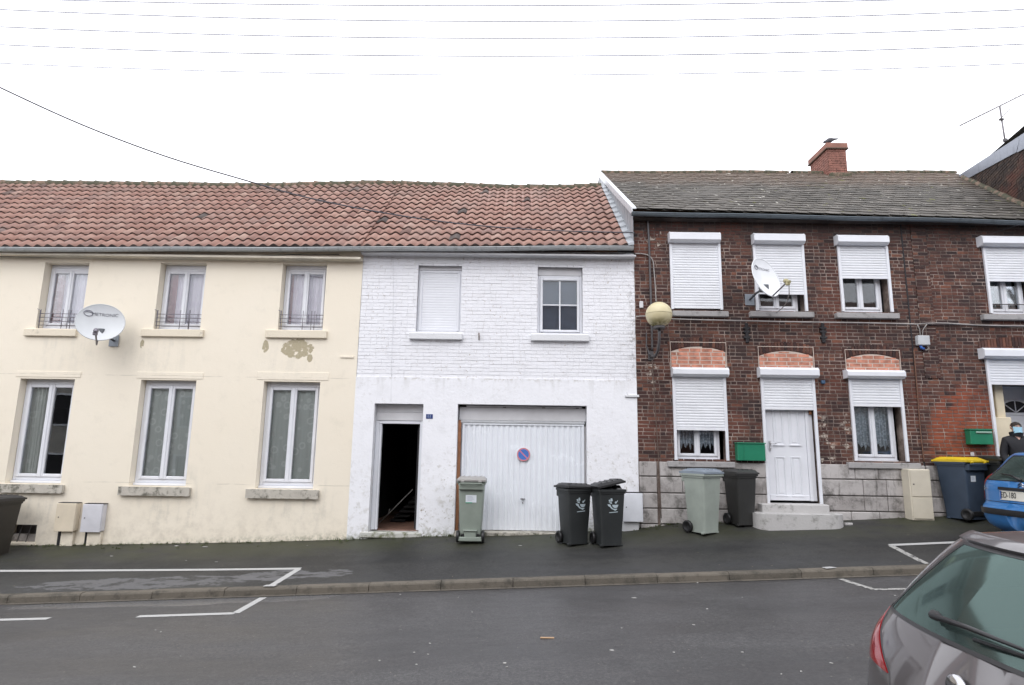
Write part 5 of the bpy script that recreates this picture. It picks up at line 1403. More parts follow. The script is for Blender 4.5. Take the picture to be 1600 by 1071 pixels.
t, k = wheelie('wheelie_bin', 'pale green wheeled bin with a blue grey lid below the brick house window', 1099, 822, math.radians(34), .48, .52, 1.06, PG, bin_mat('blue_grey_lid', (.20, .235, .28), .35))
m = MB(); m.bbox((-k['w1']*1.12, -k['d1']*1.16, k['hb']-.035), (k['w1']*1.12, -k['d1']*.9, k['hb']+.008), .01); m.build('rim', PG, t)
t, k = wheelie('wheelie_bin', 'small charcoal wheeled bin between the pale green bin and the white front door', 1159, 817, math.radians(16), .43, .46, .96, bin_mat('charcoal_bin_plastic', (.032, .032, .031)), bin_mat('charcoal_lid', (.042, .042, .042)))
t, k = wheelie('wheelie_bin', 'large dark blue wheeled bin with a yellow lid beside the blue car', 1508, 798, math.radians(202), .56, .60, 1.06, NB, bin_mat('yellow_lid', (.62, .44, .02), .4))
sticker(t, k, .08, .70, .13, .10, back=True, green=False)
t, k = wheelie('wheelie_bin', 'dark wheeled bin half hidden behind the yellow lidded bin and the blue car', 0, 0, math.radians(190), .55, .6, 1.06, DKB, BLK, loc=Vector((8.55, -.32, gz(8.55, -.32))))
t, k = wheelie('wheelie_bin', 'dark brown wheeled bin cut by the left edge of the photo near the cellar vent', 0, 0, math.radians(170), .58, .66, 1.03, bin_mat('brown_black_plastic', (.035, .031, .026)), bin_mat('brown_black_lid', (.045, .042, .040)), loc=Vector((F(-12, 800, -.55).x, -.55, gz(-9.5, -.55))))

# -------- fixtures on the walls
def letter_box(l, r_, tp, b, lab, slot):
    a = rect(l, r_, tp, b); t = thing('letter_box', lab, 'letter box', (a[0], 0, a[2]))
    gm = plain('green_letter_box_paint', (.015, .19, .105), .35, var=.12, obj=False); m = MB()
    m.bbox((a[0], -.15, a[2]), (a[1], -.012, a[3]-.025), .008); m.build('box', gm, t)
    m = MB(); m.bbox((a[0]-.012, -.165, a[3]-.024), (a[1]+.012, -.012, a[3]), .008)
    if slot: m.bbox((a[0]+.10, -.172, a[3]-.075), (a[1]-.03, -.151, a[3]-.045), .004, 1)
    else: m.bbox((a[0]+.11, -.156, a[2]+.02), (a[0]+.114, -.151, a[3]-.03), .001)
    m.build('lid', [gm, plain('slot_grey', (.30, .42, .36), .4, obj=False)], t)
letter_box(1148, 1191, 692, 720, 'wide plain green letter box between the shuttered window and the white front door', False)
letter_box(1507, 1542, 671, 695, 'small green letter box with a pale slot above the yellow lidded bin', True)
c = F(1519, 710, -.02); m = MB(); m.bbox((c.x-.03, -.04, c.z-.035), (c.x+.03, -.012, c.z+.035), .006); tag(m.build('door_bell', MT['oldwhite']), 'tiny pale bell push on the brick below the small green letter box', 'bell')
a = rect(1429, 1447.5, 526, 541); t = thing('junction_box', 'light grey telecom junction box on the brick below the wall cable', 'junction box', (a[0], 0, a[2]))
m = MB(); m.bbox((a[0], -.11, a[2]), (a[1], -.012, a[3]), .012); m.build('housing', plain('junction_grey', (.50, .52, .54), .5, obj=False), t)
m = MB(); m.tube([(a[0]+.06, -.06, a[2]), (a[0]+.08, -.06, a[2]-.05), (a[0]+.13, -.05, a[2]-.06)], .024, 8); m.build('blue_plug', plain('blue_plug', (.04, .14, .50), .4, obj=False), t)
m = MB(); m.tube([(a[1]-.04, -.06, a[2]), (a[1]-.01, -.06, a[2]-.05), (a[1]-.06, -.06, a[2]-.09), (a[0]+.14, -.05, a[2]-.07)], .010, 6); m.build('patch_lead', MT['gcable'], t); m = MB(); m.tube([F(1438, 526, -.05), F(1437, 515, -.03), F(1433, 507, -.03)], .009, 6); m.tube([F(1441, 526, -.05), F(1442, 516, -.03), F(1448, 507, -.03)], .009, 6); m.build('lead', MT['gcable'], t)
c = F(1001.5, 477, -.0); m = MB(); m.bbox((c.x-.035, -.05, c.z-.065), (c.x+.035, -.012, c.z+.065), .008); tag(m.build('sensor_box', MT['oldwhite']), 'tiny white box on the dark brick just left above the globe lamp', 'box')
c = F(1284, 598, -.0); m = MB(); m.bbox((c.x-.03, -.06, c.z-.03), (c.x+.04, -.012, c.z+.035), .01); tag(m.build('cable_outlet', plain('blue_outlet', (.05, .11, .20), .5, obj=False)), 'small dark blue outlet on the brick right of the front door shutter', 'outlet')
for px in (1166, 1285):
    c = F(px, 521, 0); m = MB(); m.bbox((c.x-.03, -.05, c.z-.19), (c.x+.03, -.012, c.z+.19), .01)
    for dz in (-.08, .03, .10): m.tube([(c.x-.06, -.03, c.z+dz), (c.x, -.035, c.z+dz-.03), (c.x+.06, -.03, c.z+dz)], .022, 6)
    tag(m.build('wall_anchor', MT['black']), 'dark iron wall anchor on the brick house between its %s columns of openings' % ('first and second' if px == 1166 else 'second and third'), 'wall anchor', 'iron wall anchors')
t = thing('meter_cabinet', 'tall narrow beige utility cabinet with two doors standing against the stone plinth', 'cabinet', F(1437, 806, -.2))
a = (F(1424, 770, -.28).x, F(1456, 770, -.28).x, base_z(7.3)-.05, F(1438, 733.5, -.28).z); sp = F(1440, 777, -.28).z
bg_ = plain('beige_cabinet', (.60, .55, .45), .55, obj=False, var=.08)
m = MB(); m.bbox((a[0]-.01, -.272, a[2]), (a[1]+.01, -.05, a[3]), .01); m.build('cabinet', bg_, t)
for (z0, z1) in ((a[2]+.03, sp-.006), (sp+.006, a[3]-.012)): m = MB(); m.bbox((a[0]+.005, -.288, z0), (a[1]-.005, -.2725, z1), .006); dd = m.build('door', bg_, t)
m = MB(); m.lathe([(0, -.006), (.012, -.006), (.012, 0)], (a[0]+.05, -.289, sp+.22), 'Y', 12); m.build('lock', MT['iron'], dd)
# globe lamp
gc = F(1029.5, 492, -.55); t = thing('globe_lamp', 'yellowed plastic globe street lamp on a dark curved bracket at the brick corner', 'street lamp', gc)
k = N('yellowed_globe'); p = k.pos(); o = k.xyz(p)
c_ = k.mix(k.noise(p, 5, 4), (.56, .49, .29), (.64, .57, .38))
dm = k.math('MULTIPLY', k.step(o[2], gc.z-.06, gc.z-.20), k.step(k.noise(p, 7, 5, .7), .40, .60)); c_ = k.mix(dm, c_, (.16, .14, .03))
k.b.inputs['Subsurface Weight'].default_value = .0
m = MB(); m.lathe([(0, -.232)]+[(.236*math.sin(math.pi*i/24), -.232*math.cos(math.pi*i/24)) for i in range(1, 24)]+[(0, .232)], gc, 'Z', 36); m.build('globe', k.fin(c_, .35), t)
m = MB(); m.lathe([(.237, -.008), (.241, -.004), (.241, .004), (.237, .008)], gc+Vector((0, 0, .01)), 'Z', 36); m.build('globe_seam', plain('globe_seam', (.50, .44, .27), .5, obj=False), t)
m = MB(); m.lathe([(.0, -.02), (.10, -.02), (.105, 0), (.10, .045), (0, .045)], gc+Vector((0, 0, -.245)), 'Z', 24)
wp0 = F(1017, 556, -.03)
a3 = gc+Vector((0, 0, -.26)); pts = []
for i in range(13):
    u = i/12; b0, b1, b2, b3 = wp0, wp0+Vector((.02, -.28, -.12)), a3+Vector((.01, .02, -.42)), a3
    pts.append(b0*(1-u)**3+b1*3*u*(1-u)**2+b2*3*u*u*(1-u)+b3*u**3)
m.tube(pts, .027, 8); m.build('bracket_arm', MT['iron'], t)
m = MB(); m.bbox((wp0.x-.05, -.03, wp0.z-.09), (wp0.x+.05, -.012, wp0.z+.09), .005); m.tube([F(1010, 520, -.03), F(1010, 540, -.04), F(1014, 553, -.06), wp0+Vector((0, -.05, -.02))], .012, 8); m.build('wall_plate', MT['iron'], t)
# cables and pipes on the walls
def cable(pts, r_, mat, lab, name='wall_cable', cat='cable', Y=-.03, group=None):
    P = [F(*p[:2], p[2] if len(p) > 2 else Y) for p in pts]; Q = []
    for i in range(len(P)-1):
        p0, p1, p2, p3 = P[max(0, i-1)], P[i], P[i+1], P[min(len(P)-1, i+2)]
        for j in range(6):
            u = j/6; Q.append(.5*((2*p1)+(p2-p0)*u+(2*p0-5*p1+4*p2-p3)*u*u+(3*p1-p0-3*p2+p3)*u**3))
    Q.append(P[-1]); m = MB(); m.tube(Q, r_, 6); return tag(m.build(name, mat), lab, cat, group)
cable([(994, 495), (1012, 494.5), (1050, 498.5), (1095, 500), (1160, 501.5), (1250, 503.5), (1330, 504.5), (1420, 506.5), (1432, 507), (1450, 505.5), (1480, 505.5), (1520, 508), (1560, 509), (1625, 510)], .012, MT['gcable'], 'pale grey cable running along the brick under the upper sills', Y=-.115)
cable([(1450, 508), (1500, 508), (1560, 510.5), (1625, 512)], .009, MT['cable'], 'thin dark cable just under the pale wall cable at the far right', Y=-.03)
cable([(992, 396.5), (1004, 397), (1014, 400), (1020, 408), (1022, 425), (1024, 450), (1025, 472)], .011, MT['gcable'], 'grey conduit bending down from the white house eave to the globe lamp')
cable([(1012, 343), (1014, 380), (1016, 440), (1018, 500), (1019, 548)], .022, MT['iron'], 'black vertical pipe on the dark brick behind the globe lamp', 'wall_pipe', 'pipe')
cable([(1019, 562), (1024, 640), (1029, 720), (1033, 810)], .009, plain('brown_pipe_paint', (.11, .075, .06), .7, obj=False), 'thin brown pipe going down the brick from the lamp bracket to the ground', 'wall_pipe', 'pipe', Y=-.055)
cable([(1428, 548), (1433, 610), (1438, 670), (1444, 722)], .010, plain('rusty_pipe', (.17, .085, .055), .7, obj=False), 'thin rusty pipe beside the straight joint between the two brick houses', 'wall_pipe', 'pipe')
cable([(-40, 400), (60, 402), (150, 400), (195, 402), (290, 399), (380, 400.5), (460, 398), (530, 398)], .007, MT['cable'], 'thin sagging dark cable under the left gutter of the cream house', Y=-.07)
cable([(566, 398.5), (620, 396.5), (700, 397), (800, 396), (900, 398), (992, 396)], .008, MT['cable'], 'dark cable along the top of the white wall under the gutter', Y=-.07)
cable([(614, 397), (614.5, 470), (612, 560), (611, 628)], .004, MT['wsill'], 'faint painted cable dropping from the white eave to above the open door', Y=-.014)
cable([(1535, 371, -.1), (1565, 360, -.12), (1600, 350, -.3), (1640, 339, -.5)], .006, MT['cable'], 'thin wire from the rightmost shutter box up to the dark gutter')
# overhead wires
wm = plain('overhead_wire', (.70, .72, .80), .6)
WIR = [((0, 15), (400, 29), (800, 33.5), (1200, 29), (1600, 15), 'second from the top'), ((0, 42), (400, 54), (800, 60), (1200, 56), (1600, 42), 'third from the top'), ((0, 70), (400, 82), (800, 88), (1200, 84), (1600, 69), 'fourth from the top'), ((-300, -14), (245, 0), (800, 9), (1250, 4.5), (1500, -3), 'topmost'), ((0, 99), (300, 110), (570, 116), (1000, 118), (1600, 99), 'lowest and faintest')]
for w5 in WIR:
    P = [F(px, py, -3.3) for px, py in w5[:5]]
    # fit z = a+bx+cx^2 through ends and middle
    import itertools
    (x1, z1), (x2, z2), (x3, z3) = [(p.x, p.z) for p in (P[0], P[2], P[4])]
    def zq(x): return z1*(x-x2)*(x-x3)/((x1-x2)*(x1-x3))+z2*(x-x1)*(x-x3)/((x2-x1)*(x2-x3))+z3*(x-x1)*(x-x2)/((x3-x1)*(x3-x2))
    m = MB(); m.tube([(x, -3.3, zq(x)) for x in [-14+28*i/40 for i in range(41)]], .010 if 'faint' not in w5[5] else .008, 5)
    tag(m.build('overhead_wire', wm), 'bare overhead wire across the sky, %s of five' % w5[5], 'wire', 'bare wires strung along the street')
A0, B0 = Vector((-10.2, -4.9)), Vector((2.36, -.06))
def vp_hit(px, py):
    d = ray(px, py); n2 = Vector((-(B0-A0).y, (B0-A0).x)); t = (A0-Vector((CAM.x, CAM.y))).dot(n2)/Vector((d.x, d.y)).dot(n2); return CAM+d*t
pts = [vp_hit(*p) for p in [(-120, 78), (0, 137), (130, 196), (260, 245), (380, 281), (480, 309), (600, 333), (720, 350), (850, 360), (992, 364)]]
Q = []
for i in range(len(pts)-1):
    p0, p1, p2, p3 = pts[max(0, i-1)], pts[i], pts[i+1], pts[min(len(pts)-1, i+2)]
    for j in range(5): u = j/5; Q.append(.5*((2*p1)+(p2-p0)*u+(2*p0-5*p1+4*p2-p3)*u*u+(3*p1-p0-3*p2+p3)*u**3))
Q.append(pts[-1]); m = MB(); m.tube(Q, .0105, 6); tag(m.build('service_cable', plain('service_cable_sheath', (.07, .07, .085), .6)), 'dark sagging service cable crossing the tiled roofs from upper left to the brick house corner', 'cable')

# -------- satellite dishes
def dish(c, n, a_, b_, rot, lnb, foot, lab, label_px, wallp, lt, txtoff, txtsize, lnbmat):
    t = thing('satellite_dish', lab, 'satellite dish', c); n = n.normalized()
    up = (Vector((0, 0, 1))-n*n.z).normalized(); rt = up.cross(n).normalized()
    if rot: R3 = Matrix.Rotation(rot, 3, n); up, rt = R3 @ up, R3 @ rt
    dm = plain('dish_paint', lt, .45, var=.05, obj=False)
    def DP(u, v, o=0.):
        r_ = u; ph = v*2*math.pi; return c + rt*(a_*r_*math.cos(ph)) + up*(b_*r_*math.sin(ph)) - n*(.075*(1-r_*r_)+o)
    m = MB(); m.grid(lambda u, v: DP(u, v), 10, 40, flip=True); m.grid(lambda u, v: DP(u, v, .012), 10, 40)
    rim = [c+rt*(a_*1.005*math.cos(p_))+up*(b_*1.005*math.sin(p_))-n*.003 for p_ in [2*math.pi*i/48 for i in range(49)]]; m.tube(rim, .009, 6, cap=False); m.build('reflector', dm, t)
    m = text_mb('METRONIC', txtsize)
    def conf(x, y):
        X, Y_ = txtoff[0]+x, txtoff[1]+y; return c+rt*X+up*Y_-n*(.075*(1-(X/a_)**2-(Y_/b_)**2)-.006)
    s5 = txtsize; m.v = [tuple(conf(v_[0]+s5*.6, v_[1])) for v_ in m.v]
    m2 = MB()
    m2.tube([conf(-s5*2.5+s5*.85*math.cos(q), s5*.62*math.sin(q)) for q in [2*math.pi*i/20*.96 for i in range(21)]], s5*.085, 4); m2.tube([conf(-s5*2.5+s5*.6*math.cos(q), s5*.22*math.sin(q)+s5*.1) for q in [math.pi*i/8 for i in range(9)]], s5*.07, 4)
    for q in range(len(m2.f)): m.f.append(tuple(i+len(m.v) for i in m2.f[q])); m.mi.append(0); m.t.append(.5); m.sm.append(False)
    m.v += m2.v; m.build('printed_logo', plain('dish_print', (.20, .20, .24), .6, obj=False), t)
    m = MB(); m.tube([foot, foot+(lnb-foot)*.5, lnb], .014, 6); m.build('feed_arm', plain('dish_steel', (.20, .19, .20), .5, .4, obj=False), t)
    m = MB(); d = (c-lnb).normalized(); m.tube([lnb-d*.05, lnb+d*.03, lnb+d*.035, lnb+d*.075], [.028, .028, .042, .040], 10); m.bbox(lnb+Vector((-.035, -.03, -.07)), lnb+Vector((.03, .03, -.01)), .01); m.build('receiver_head', lnbmat, t)
    m = MB(); bk = c-n*.10-up*b_*.45; m.bbox(bk+Vector((-.08, -.03, -.07)), bk+Vector((.08, .05, .07)), .01); m.tube([bk, Vector((wallp.x, bk.y*.6, wallp.z+(bk.z-wallp.z)*.6)), Vector((wallp.x, -.02, wallp.z))], .02, 8); m.tube([bk-up*.05, foot], .012, 6); m.build('mount', plain('mount_grey', (.13, .14, .155), .5, .4, obj=False), t)
    m = MB(); m.bbox((wallp.x-.09, -.024, wallp.z-.11), (wallp.x+.09, -.012, wallp.z+.11), .004); m.build('wall_plate', plain('plate_grey', (.27, .30, .34), .5, .3, obj=False), t)
    return t
c = F(157, 503.5, -.50); v = (CAM-c).normalized()
foot = F(151, 539, -.58)
dish(c, Vector((v.x-.13, v.y, v.z+.42)), .375, .36, 0, F(149.5, 518, -1.0), foot, 'large round satellite dish on the cream wall between the first two upper windows', None, F(179, 533, 0), (.56, .58, .60), (.0, .17), .082, MT['railgrey'])
c = F(1197, 433.5, -.62); 
t = dish(c, Vector((.46, -.86, .27)), .33, .39, -.05, F(1231, 440, -1.15), F(1206, 464, -.66), 'tilted white satellite dish in front of the second upper window of the brick house', None, F(1171, 469, 0), (.74, .76, .79), (.0, .20), .060, plain('lnb_cream', (.42, .38, .22), .5, obj=False))
m = MB(); P = [F(1233, 446, -1.12), F(1233, 460, -1.0), F(1229, 473, -.7), F(1222, 482, -.35), F(1213, 489, -.05)]; m.tube(P, .008, 6); m.build('lead', MT['gcable'], t)

# ================================================================== CARS
def cr(a, b, c, d, u): return .5*((2*b)+(c-a)*u+(2*a-5*b+4*c-d)*u*u+(3*b-a-3*c+d)*u**3)
class Car:
    def __init__(s, rings, arc_w=.85, arc_l=4.1, bow=.11):
        s.bow = bow; s.r = rings; n = 7.; N_ = 2000; pts = []
        for i in range(N_+1):
            th = math.pi*i/N_; c, q = math.cos(th), math.sin(th)
            pts.append((-(abs(c)**(2/n))*(1 if c > 0 else -1)*arc_l/2, q**(2/n)*arc_w if q > 0 else 0))
        L = [0]
        for a, b in zip(pts, pts[1:]): L.append(L[-1]+math.hypot(b[0]-a[0], b[1]-a[1]))
        s.tab = []; j = 0
        for k in range(401):
            while j < N_ and L[j] < L[-1]*k/400: j += 1
            s.tab.append(math.pi*j/N_)
    def ring(s, t):
        R_ = s.r; t = max(0, min(len(R_)-1-1e-6, t)); i = int(t); u = t-i
        g = lambda k: R_[max(0, min(len(R_)-1, k))]
        return [cr(g(i-1)[j], g(i)[j], g(i+1)[j], g(i+2)[j], u) if True else 0 for j in range(7)]
    def S(s, u, t, off=0.):
        sg = 1
        if u < 0: u, sg = -u, -1
        if u > 1: u, sg = 2-u, -1
        k = u*400; i = min(399, int(k)); th = s.tab[i]+(s.tab[i+1]-s.tab[i])*(k-i)
        xr, zr, xf, zf, w_, zs, n = s.ring(t)
        c, q = math.cos(th), max(0, math.sin(th)); cx = (abs(c)**(2/n))*(1 if c > 0 else -1); sy = q**(2/n)
        x = (xr+xf)/2-(xf-xr)/2*cx+(s.bow if c > 0 else -.18)*sy*sy*abs(cx)**8; a = abs(cx)**3; z = zs*(1-a)+(zr if c > 0 else zf)*a
        return Vector((x, sg*w_*sy, z))
    def nrm(s, u, t):
        e = .012; a = s.S(u+e, t)-s.S(u-e, t); b = s.S(u, t+.08)-s.S(u, t-.08)
        n = a.cross(b)
        if n.length < 1e-9: return Vector((0, 0, 1))
        n.normalize(); p = s.S(u, t); o = p-Vector((2.0, 0, .6))
        return n if n.dot(o) > 0 else -n
    def P(s, u, t, off): return s.S(u, t)+s.nrm(u, t)*off
    def patch(s, mb, reg, off, nu=20, nv=12, mi=0, edge=True, bulge=0.):
        t0, t1, a0, b0, a1, b1 = reg
        def fn(i, j):
            t = t0+(t1-t0)*j; u = (a0+(a1-a0)*j)*(1-i)+(b0+(b1-b0)*j)*i
            return s.P(u, t, off+bulge*math.sin(math.pi*i)*math.sin(math.pi*j))
        base = mb.grid(fn, nu, nv, mi, flip=True)
        if edge:
            seq = [(i/nu, 0) for i in range(nu)]+[(1, j/nv) for j in range(nv)]+[(1-i/nu, 1) for i in range(nu)]+[(0, 1-j/nv) for j in range(nv)]
            pr = []
            for i, j in seq:
                t = t0+(t1-t0)*j; u = (a0+(a1-a0)*j)*(1-i)+(b0+(b1-b0)*j)*i; pr.append((s.P(u, t, off), s.P(u, t, -.004)))
            for (a, b), (c, d) in zip(pr, pr[1:]+pr[:1]): mb.face([a, c, d, b], mi)
    def line(s, mb, pts, r_, off=.0, mi=0):
        Q = []
        for (a, b) in zip(pts, pts[1:]):
            for k in range(8): f = k/8; Q.append(s.P(a[0]+(b[0]-a[0])*f, a[1]+(b[1]-a[1])*f, off))
        Q.append(s.P(*pts[-1], off)); mb.tube(Q, r_, 5, mi)
def inreg(u, t, reg, gr=0.):
    t0, t1, a0, b0, a1, b1 = reg
    if not (t0-gr*3 < t < t1+gr*3): return False
    j = (t-t0)/(t1-t0); return a0+(a1-a0)*j-gr < u < b0+(b1-b0)*j+gr
def shrink(reg, du, dt0, dt1):
    t0, t1, a0, b0, a1, b1 = reg; return (t0+dt0, t1-dt1, a0+du, b0-du, a1+du, b1-du)
def car_paint(name, c, metal=.5, rough=.32):
    k = N(name); p = k.pos(True)
    cc = k.mix(k.math('MULTIPLY', k.step(k.noise(p, 3.0, 6, .7), .5, .8), .25), c, tuple(v*.8+.02 for v in c))
    dr = k.step(k.vor(p, 60), .22, .12)
    k.b.inputs['Coat Weight'].default_value = 1.; k.b.inputs['Coat Roughness'].default_value = .06
    return k.fin(cc, rough, metal)
CB = plain('car_black_trim', (.014, .014, .016), .35, var=.1); RUB = plain('tyre_rubber', (.018, .018, .018), .85); RIM = plain('wheel_rim', (.35, .35, .36), .35, .7)
LRED = plain('red_lamp_lens', (.25, .006, .010), .14, var=.12, sc_=8, coat=1.); LCLR = plain('clear_lamp_lens', (.42, .38, .38), .15, var=.2, coat=1.)
SEAT = plain('car_seat_cloth', (.03, .03, .032), .9)
def build_car(nm, lab, rings, paint, loc, rz, win, lamps, wheels, bow=.11, extras=None, tilt=True):
    t = thing(nm, lab, 'car', loc, None, local=True); t.rotation_euler = (0, -math.atan(SL), rz)
    C_ = Car(rings, bow=bow); NT = 8*(len(rings)-1); NU = 150
    m = MB(); base = 0
    for i in range(2*NU):
        for j in range(NT+1): m.v.append(tuple(C_.S(-1+i/NU, (len(rings)-1)*j/NT)))
    glassregs = [shrink(r_, .007, .09, .09) for r_ in win]
    def cut(u, tt):
        if any(inreg(u, tt, g, .004) or inreg(u+2, tt, g, .004) for g in glassregs): return True
        p = C_.S(u, tt)
        for wx in wheels:
            if abs(p.y) > .55 and math.hypot(p.x-wx, p.z-.30) < .355: return True
        return False
    for i in range(2*NU):
        for j in range(NT):
            u = -1+(i+.5)/NU; tt = (len(rings)-1)*(j+.5)/NT
            if cut(u, tt): continue
            a = i*(NT+1)+j; b = ((i+1) % (2*NU))*(NT+1)+j
            m.f.append((a, a+1, b+1, b)); m.mi.append(0); m.t.append(.5); m.sm.append(True)
    body = m.build('body', paint, t)
    for q, (reg, g) in enumerate(zip(win, glassregs)):
        m = MB()                                       # black border = four thin strips
        t0, t1, a0, b0, a1, b1 = reg; T0, T1, A0_, B0_, A1_, B1_ = g
        h = lambda reg, T: (reg[2]+(reg[4]-reg[2])*(T-reg[0])/(reg[1]-reg[0]), reg[3]+(reg[5]-reg[3])*(T-reg[0])/(reg[1]-reg[0]))
        nu = 40 if abs(b0-a0) > .15 else 16
        C_.patch(m, (t0, T0, a0, b0, *h(reg, T0)), .004, nu, 3, edge=False); C_.patch(m, (T1, t1, *h(reg, T1), a1, b1), .004, nu, 3, edge=False)
        C_.patch(m, (T0, T1, h(reg, T0)[0], A0_, h(reg, T1)[0], A1_), .004, 3, 14, edge=False); C_.patch(m, (T0, T1, B0_, h(reg, T0)[1], B1_, h(reg, T1)[1]), .004, 3, 14, edge=False)
        wf = m.build('window', CB, t)
        m = MB(); C_.patch(m, (T0-.02, T1+.02, A0_-.002, B0_+.002, A1_-.002, B1_+.002), .002, nu, 14, edge=False); m.build('pane', MT['carglass'], wf)
    for (reg, mat, nm_, bl) in lamps:
        m = MB(); C_.patch(m, reg, .008, 18, 18, bulge=bl); m.build(nm_, mat, t)
    for wx in wheels:
        for sy in (-1, 1):
            y = sy*.74; m = MB(); wr = .30
            m.lathe([(wr*.62, -.09), (wr*.92, -.095), (wr, -.07), (wr, .07), (wr*.92, .095), (wr*.62, .09)], (wx, y, wr), 'Y', 36); wh = m.build('wheel', RUB, t)
            m = MB(); m.lathe([(0, -.06*sy*-1-.0), (wr*.2, .065*sy), (wr*.55, .055*sy), (wr*.63, .085*sy), (wr*.63, -.08*sy)], (wx, y, wr), 'Y', 30)
            m.build('rim', RIM, wh)
            m = MB(); m.tube([(wx+.352*math.cos(a), sy*abs(C_.S(.5, 1.0).y)*1.0, .30+.352*math.sin(a)) for a in [math.pi*i/20 for i in range(21)]], .022, 6); m.lathe([(0, 0), (.36, 0)], (wx, sy*.58, .30), 'Y', 24); m.build('arch_liner', CB, t)
    # inside: floor, parcel shelf, seats with head restraints
    m = MB(); m.box((.5, -.66, .30), (3.3, .66, .36)); m.box((.42, -.62, .93), (.95, .62, .95)); m.box((3.0, -.6, .5), (3.3, .6, .92)); m.build('cabin_floor', SEAT, t)
    for (sx, ys) in ((1.05, (-.42, 0, .42)), (1.95, (-.36, .36))):
        for y in ys:
            m = MB(); m.bbox((sx, y-.21, .5), (sx+.14, y+.21, 1.06), .04); m.bbox((sx+.02, y-.22, .45), (sx+.5, y+.22, .58), .04); m.bbox((sx+.0, y-.12, 1.10), (sx+.09, y+.12, 1.26), .03); m.tube([(sx+.05, y-.05, 1.04), (sx+.05, y-.05, 1.12)], .008, 6); m.build('seat', SEAT, t)
    if extras: extras(t, C_, body)
    return t
# ring = rear x, rear z, front x, front z, half width, side z, squareness
GR = [(.22, .22, 3.86, .22, .76, .22, 8), (.05, .34, 4.0, .34, .85, .34, 8), (.0, .56, 4.05, .56, .872, .56, 8), (.02, .74, 4.0, .70, .90, .76, 8),
      (.08, .90, 3.75, .84, .885, .93, 8), (.17, 1.05, 3.1, .97, .835, 1.055, 8), (.31, 1.22, 2.65, 1.21, .75, 1.22, 8), (.48, 1.385, 2.2, 1.39, .65, 1.375, 8), (.60, 1.425, 2.0, 1.43, .56, 1.41, 8), (.9, 1.45, 1.8, 1.45, .30, 1.44, 8), (1.35, 1.46, 1.42, 1.46, .02, 1.46, 4)]
def gx(t, C_, body):
    m = MB(); C_.patch(m, (7.02, 7.5, -.128, .128, -.13, .13), .022, 40, 6); m.build('spoiler', MATG, t)
    m = MB(); C_.line(m, [(.139, 5.05), (.143, 4.9), (.115, 4.3), (.070, 3.55), (.060, 3.0)], .004, .000); C_.line(m, [(-.139, 5.05), (-.115, 4.3), (-.060, 3.0)], .004); C_.line(m, [(-.060, 3.0), (0, 2.98), (.060, 3.0)], .004); C_.line(m, [(.205, 2.6), (.16, 2.62), (.10, 2.64), (.060, 3.0)], .004); m.build('hatch_seam', CB, t)
    # wiper
    m = MB(); b = C_.P(0.038, 5.32, .03); m.bbox(b-Vector((.02, .03, .02)), b+Vector((.02, .03, .02)), .014)
    e = C_.P(-.05, 5.30, .045); m.tube([b+Vector((-.015, 0, 0)), b+(e-b)*.4+Vector((-.02, 0, .01)), e], [.015, .011, .006], 8)
    q0, q1 = C_.P(.0, 5.20, .020), C_.P(-.115, 5.25, .020); m.tube([q0, (q0+q1)/2+Vector((-.005, 0, 0)), q1], .009, 6); m.build('wiper', CB, t)
    m = MB(); b = C_.P(0, 4.08, .006); m.lathe([(0, -.012), (.045, -.012), (.055, -.004), (.055, .01)], b, 'X', 28); m.build('badge', plain('chrome_badge', (.5, .5, .52), .15, 1.), t)
    m = MB(); C_.patch(m, (2.05, 2.25, -.2, .2, -.2, .2), .010, 50, 3); m.build('bumper_strip', CB, t)
    m = MB(); C_.patch(m, (2.45, 2.95, -.05, .05, -.05, .05), .006, 10, 4); m.build('number_plate', plain('plate_white', (.7, .7, .7), .4), t)
    # roof aerial
    m = MB(); m.tube([C_.S(0, 8.0)+Vector((.12, 0, 0)), C_.S(0, 8.0)+Vector((.05, 0, .18))], [.006, .003], 6); m.build('roof_aerial', CB, t)
MATG = car_paint('warm_grey_car_paint', (.105, .096, .100))
GWIN = [(4.92, 7.0, -.130, .130, -.112, .112), (5.15, 6.9, .20, .43, .22, .42), (5.15, 6.9, .45, .68, .44, .62), (5.1, 6.95, .83, 1.17, .86, 1.14),
        (5.15, 6.9, -.43, -.20, -.42, -.22), (5.15, 6.9, -.68, -.45, -.62, -.44)]
GL = [((3.5, 4.85, .070, .186, .150, .172), LRED, 'tail_lamp', .012), ((3.5, 4.85, -.186, -.070, -.172, -.150), LRED, 'tail_lamp', .012)]
build_car('parked_car', 'warm grey hatchback in the lower right corner seen from its rear window and tail lamp', GR, MATG, (1.70, -8.72, SL*1.70), 0, GWIN, GL, (.72, 3.2), extras=gx)
BR_ = [(.22, .24, 3.9, .22, .74, .24, 9), (.06, .36, 4.05, .34, .83, .36, 9), (.0, .50, 4.1, .50, .85, .50, 9), (.0, .62, 4.1, .62, .855, .62, 9), (.06, .70, 4.05, .70, .845, .72, 9),
       (.09, .90, 3.7, .84, .84, .92, 9), (.14, 1.03, 3.05, .96, .81, 1.03, 9), (.32, 1.20, 2.6, 1.20, .73, 1.19, 9), (.52, 1.39, 2.15, 1.40, .66, 1.375, 9), (.68, 1.44, 1.95, 1.44, .56, 1.43, 9), (1.1, 1.465, 1.8, 1.465, .28, 1.46, 4), (1.4, 1.47, 1.42, 1.47, .02, 1.47, 4)]
MATB = car_paint('blue_car_paint', (.035, .18, .46), .1, .35)
BWIN = [(5.95, 8.0, -.134, .134, -.112, .112), (6.15, 7.9, .20, .43, .22, .42), (6.15, 7.9, .45, .68, .44, .62), (6.1, 7.95, .83, 1.17, .86, 1.14), (6.15, 7.9, -.43, -.20, -.42, -.22), (6.15, 7.9, -.68, -.45, -.62, -.44)]
